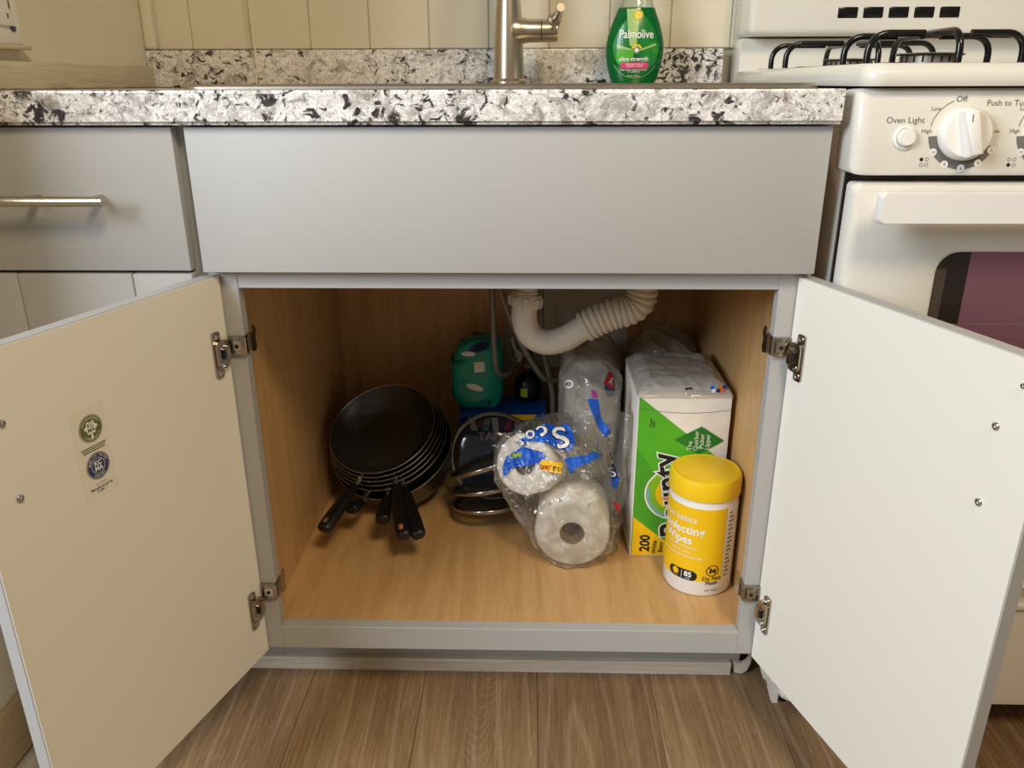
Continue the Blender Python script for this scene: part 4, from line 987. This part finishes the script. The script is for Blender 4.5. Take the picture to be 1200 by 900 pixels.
# ================================================================== WIPES CANISTER
CX, CY, CR = .3075, .142, .0545
wc = thing('wipes_canister', 'yellow and white wipes canister at the front by the hinge', 'canister', (CX, CY, ZF))
T = Matrix.Translation((CX, CY, ZF))
MB().lathe([(CR-.006, .0006), (CR-.002, .002), (CR, .006), (CR, .158), (CR-.001, .160), (CR-.001, .170)], 64, T).build('tub', ENAMEL2, wc, True, 40)
MB().lathe([(CR+.0012, .1705), (CR+.0015, .173), (CR+.0015, .1955), (CR-.0005, .2012), (CR-.004, .2028), (CR-.007, .2018), (CR-.009, .2022), (.002, .2030)], 64, T).build('lid', YELLID, wc, True, 40)
# u = arc length round the tub from the side that faces the room, w = height
def cyl(u, w):
    a = u/CR; nn = Vector((math.sin(a), -math.cos(a), 0)); return Vector((CX, CY, ZF+w)) + nn*CR, nn
b = MB(); NA = 60; a0, a1 = -2.1, .52
rs = [[cyl(CR*(a0+(a1-a0)*i/NA), w)[0] + cyl(CR*(a0+(a1-a0)*i/NA), w)[1]*.0004 for i in range(NA+1)] for w in (.0295, .1585)]
V = [[b.bm.verts.new(p) for p in r_] for r_ in rs]
for i in range(NA): b.bm.faces.new((V[0][i], V[0][i+1], V[1][i+1], V[1][i]))
b.build('label', YEL, wc, True, 90)
def ct_(body, size, m, u, w, align='CENTER', bold=0, sx=1, rot=0): return lettering(body, size, m, wc, cyl, (u, w), rot, .0009, bold, sx, 1, 1.0, align, .006)
ct_('amazon basics', .0150, WHITEP, -.019, .1375, 'RIGHT'); ct_('Disinfecting', .0195, WHITEP, -.006, .1180, 'RIGHT', .02); ct_('Wipes', .0195, WHITEP, -.024, .1005, 'RIGHT', .02)
ct_('Kills 99.9% of bacteria', .0062, WHITEP, -.016, .088, 'RIGHT'); ct_('Lemon scent', .0062, WHITEP, -.026, .080, 'RIGHT'); ct_('cleans, disinfects & deodorizes', .0062, WHITEP, -.006, .0715, 'RIGHT')
pl = [(-.052+.009*math.cos(a), .0385+.009*math.sin(a)) for a in [math.pi/2+math.pi*i/8 for i in range(9)]] + [(-.021+.009*math.cos(a), .0385+.009*math.sin(a)) for a in [-math.pi/2+math.pi*i/8 for i in range(9)]]
patch(pl, INK, wc, cyl, .0009, .005, 'count_badge'); patch(circ((-.0475, .0405), .0055, 18), YEL, wc, cyl, .0014, .1, 'lemon_sign'); lettering('LEMON', .003, YEL, wc, cyl, (-.047, .033), 0, .0014)
patch([(-.0372, .032), (-.0364, .032), (-.0364, .045), (-.0372, .045)], WHITEP, wc, cyl, .0014, .1, 'divider'); lettering('85', .0125, WHITEP, wc, cyl, (-.0265, .040), 0, .0015, .03); lettering('WIPES', .003, WHITEP, wc, cyl, (-.0265, .0325), 0, .0014)
ring_patch((.011, .0500), .0088, .0102, INK, wc, cyl, .0009, name='no_flush_sign')
patch([(.0043, .0555), (.0052, .0565), (.0178, .0445), (.0169, .0435)], INK, wc, cyl, .0010, .004, 'no_flush_sign')
patch(circ((.0085, .0530), .0017, 12), INK, wc, cyl, .0012, .1, 'no_flush_sign'); patch([(.0065, .051), (.0100, .0515), (.0095, .0465), (.0075, .0445), (.006, .0475)], INK, wc, cyl, .0012, .1, 'no_flush_sign'); patch([(.0125, .053), (.0165, .0535), (.0165, .047), (.0115, .0465)], INK, wc, cyl, .0012, .1, 'no_flush_sign')
lettering('Do Not\nFlush', .0098, INK, wc, cyl, (.0115, .0315), 0, .0009, .015)
lettering('UP 7568-1', .006, INKG, wc, cyl, (.014, .0135), 0, .0007)
for k in range(16): patch([(.0335, .150-.0075*k), (.0335+.012*(.6+.4*((k*7) % 5)/4), .150-.0075*k), (.0335+.012*(.6+.4*((k*7) % 5)/4), .1475-.0075*k), (.0335, .1475-.0075*k)], INKG if k % 5 else CARD, wc, cyl, .0006, .006, 'fine_print')
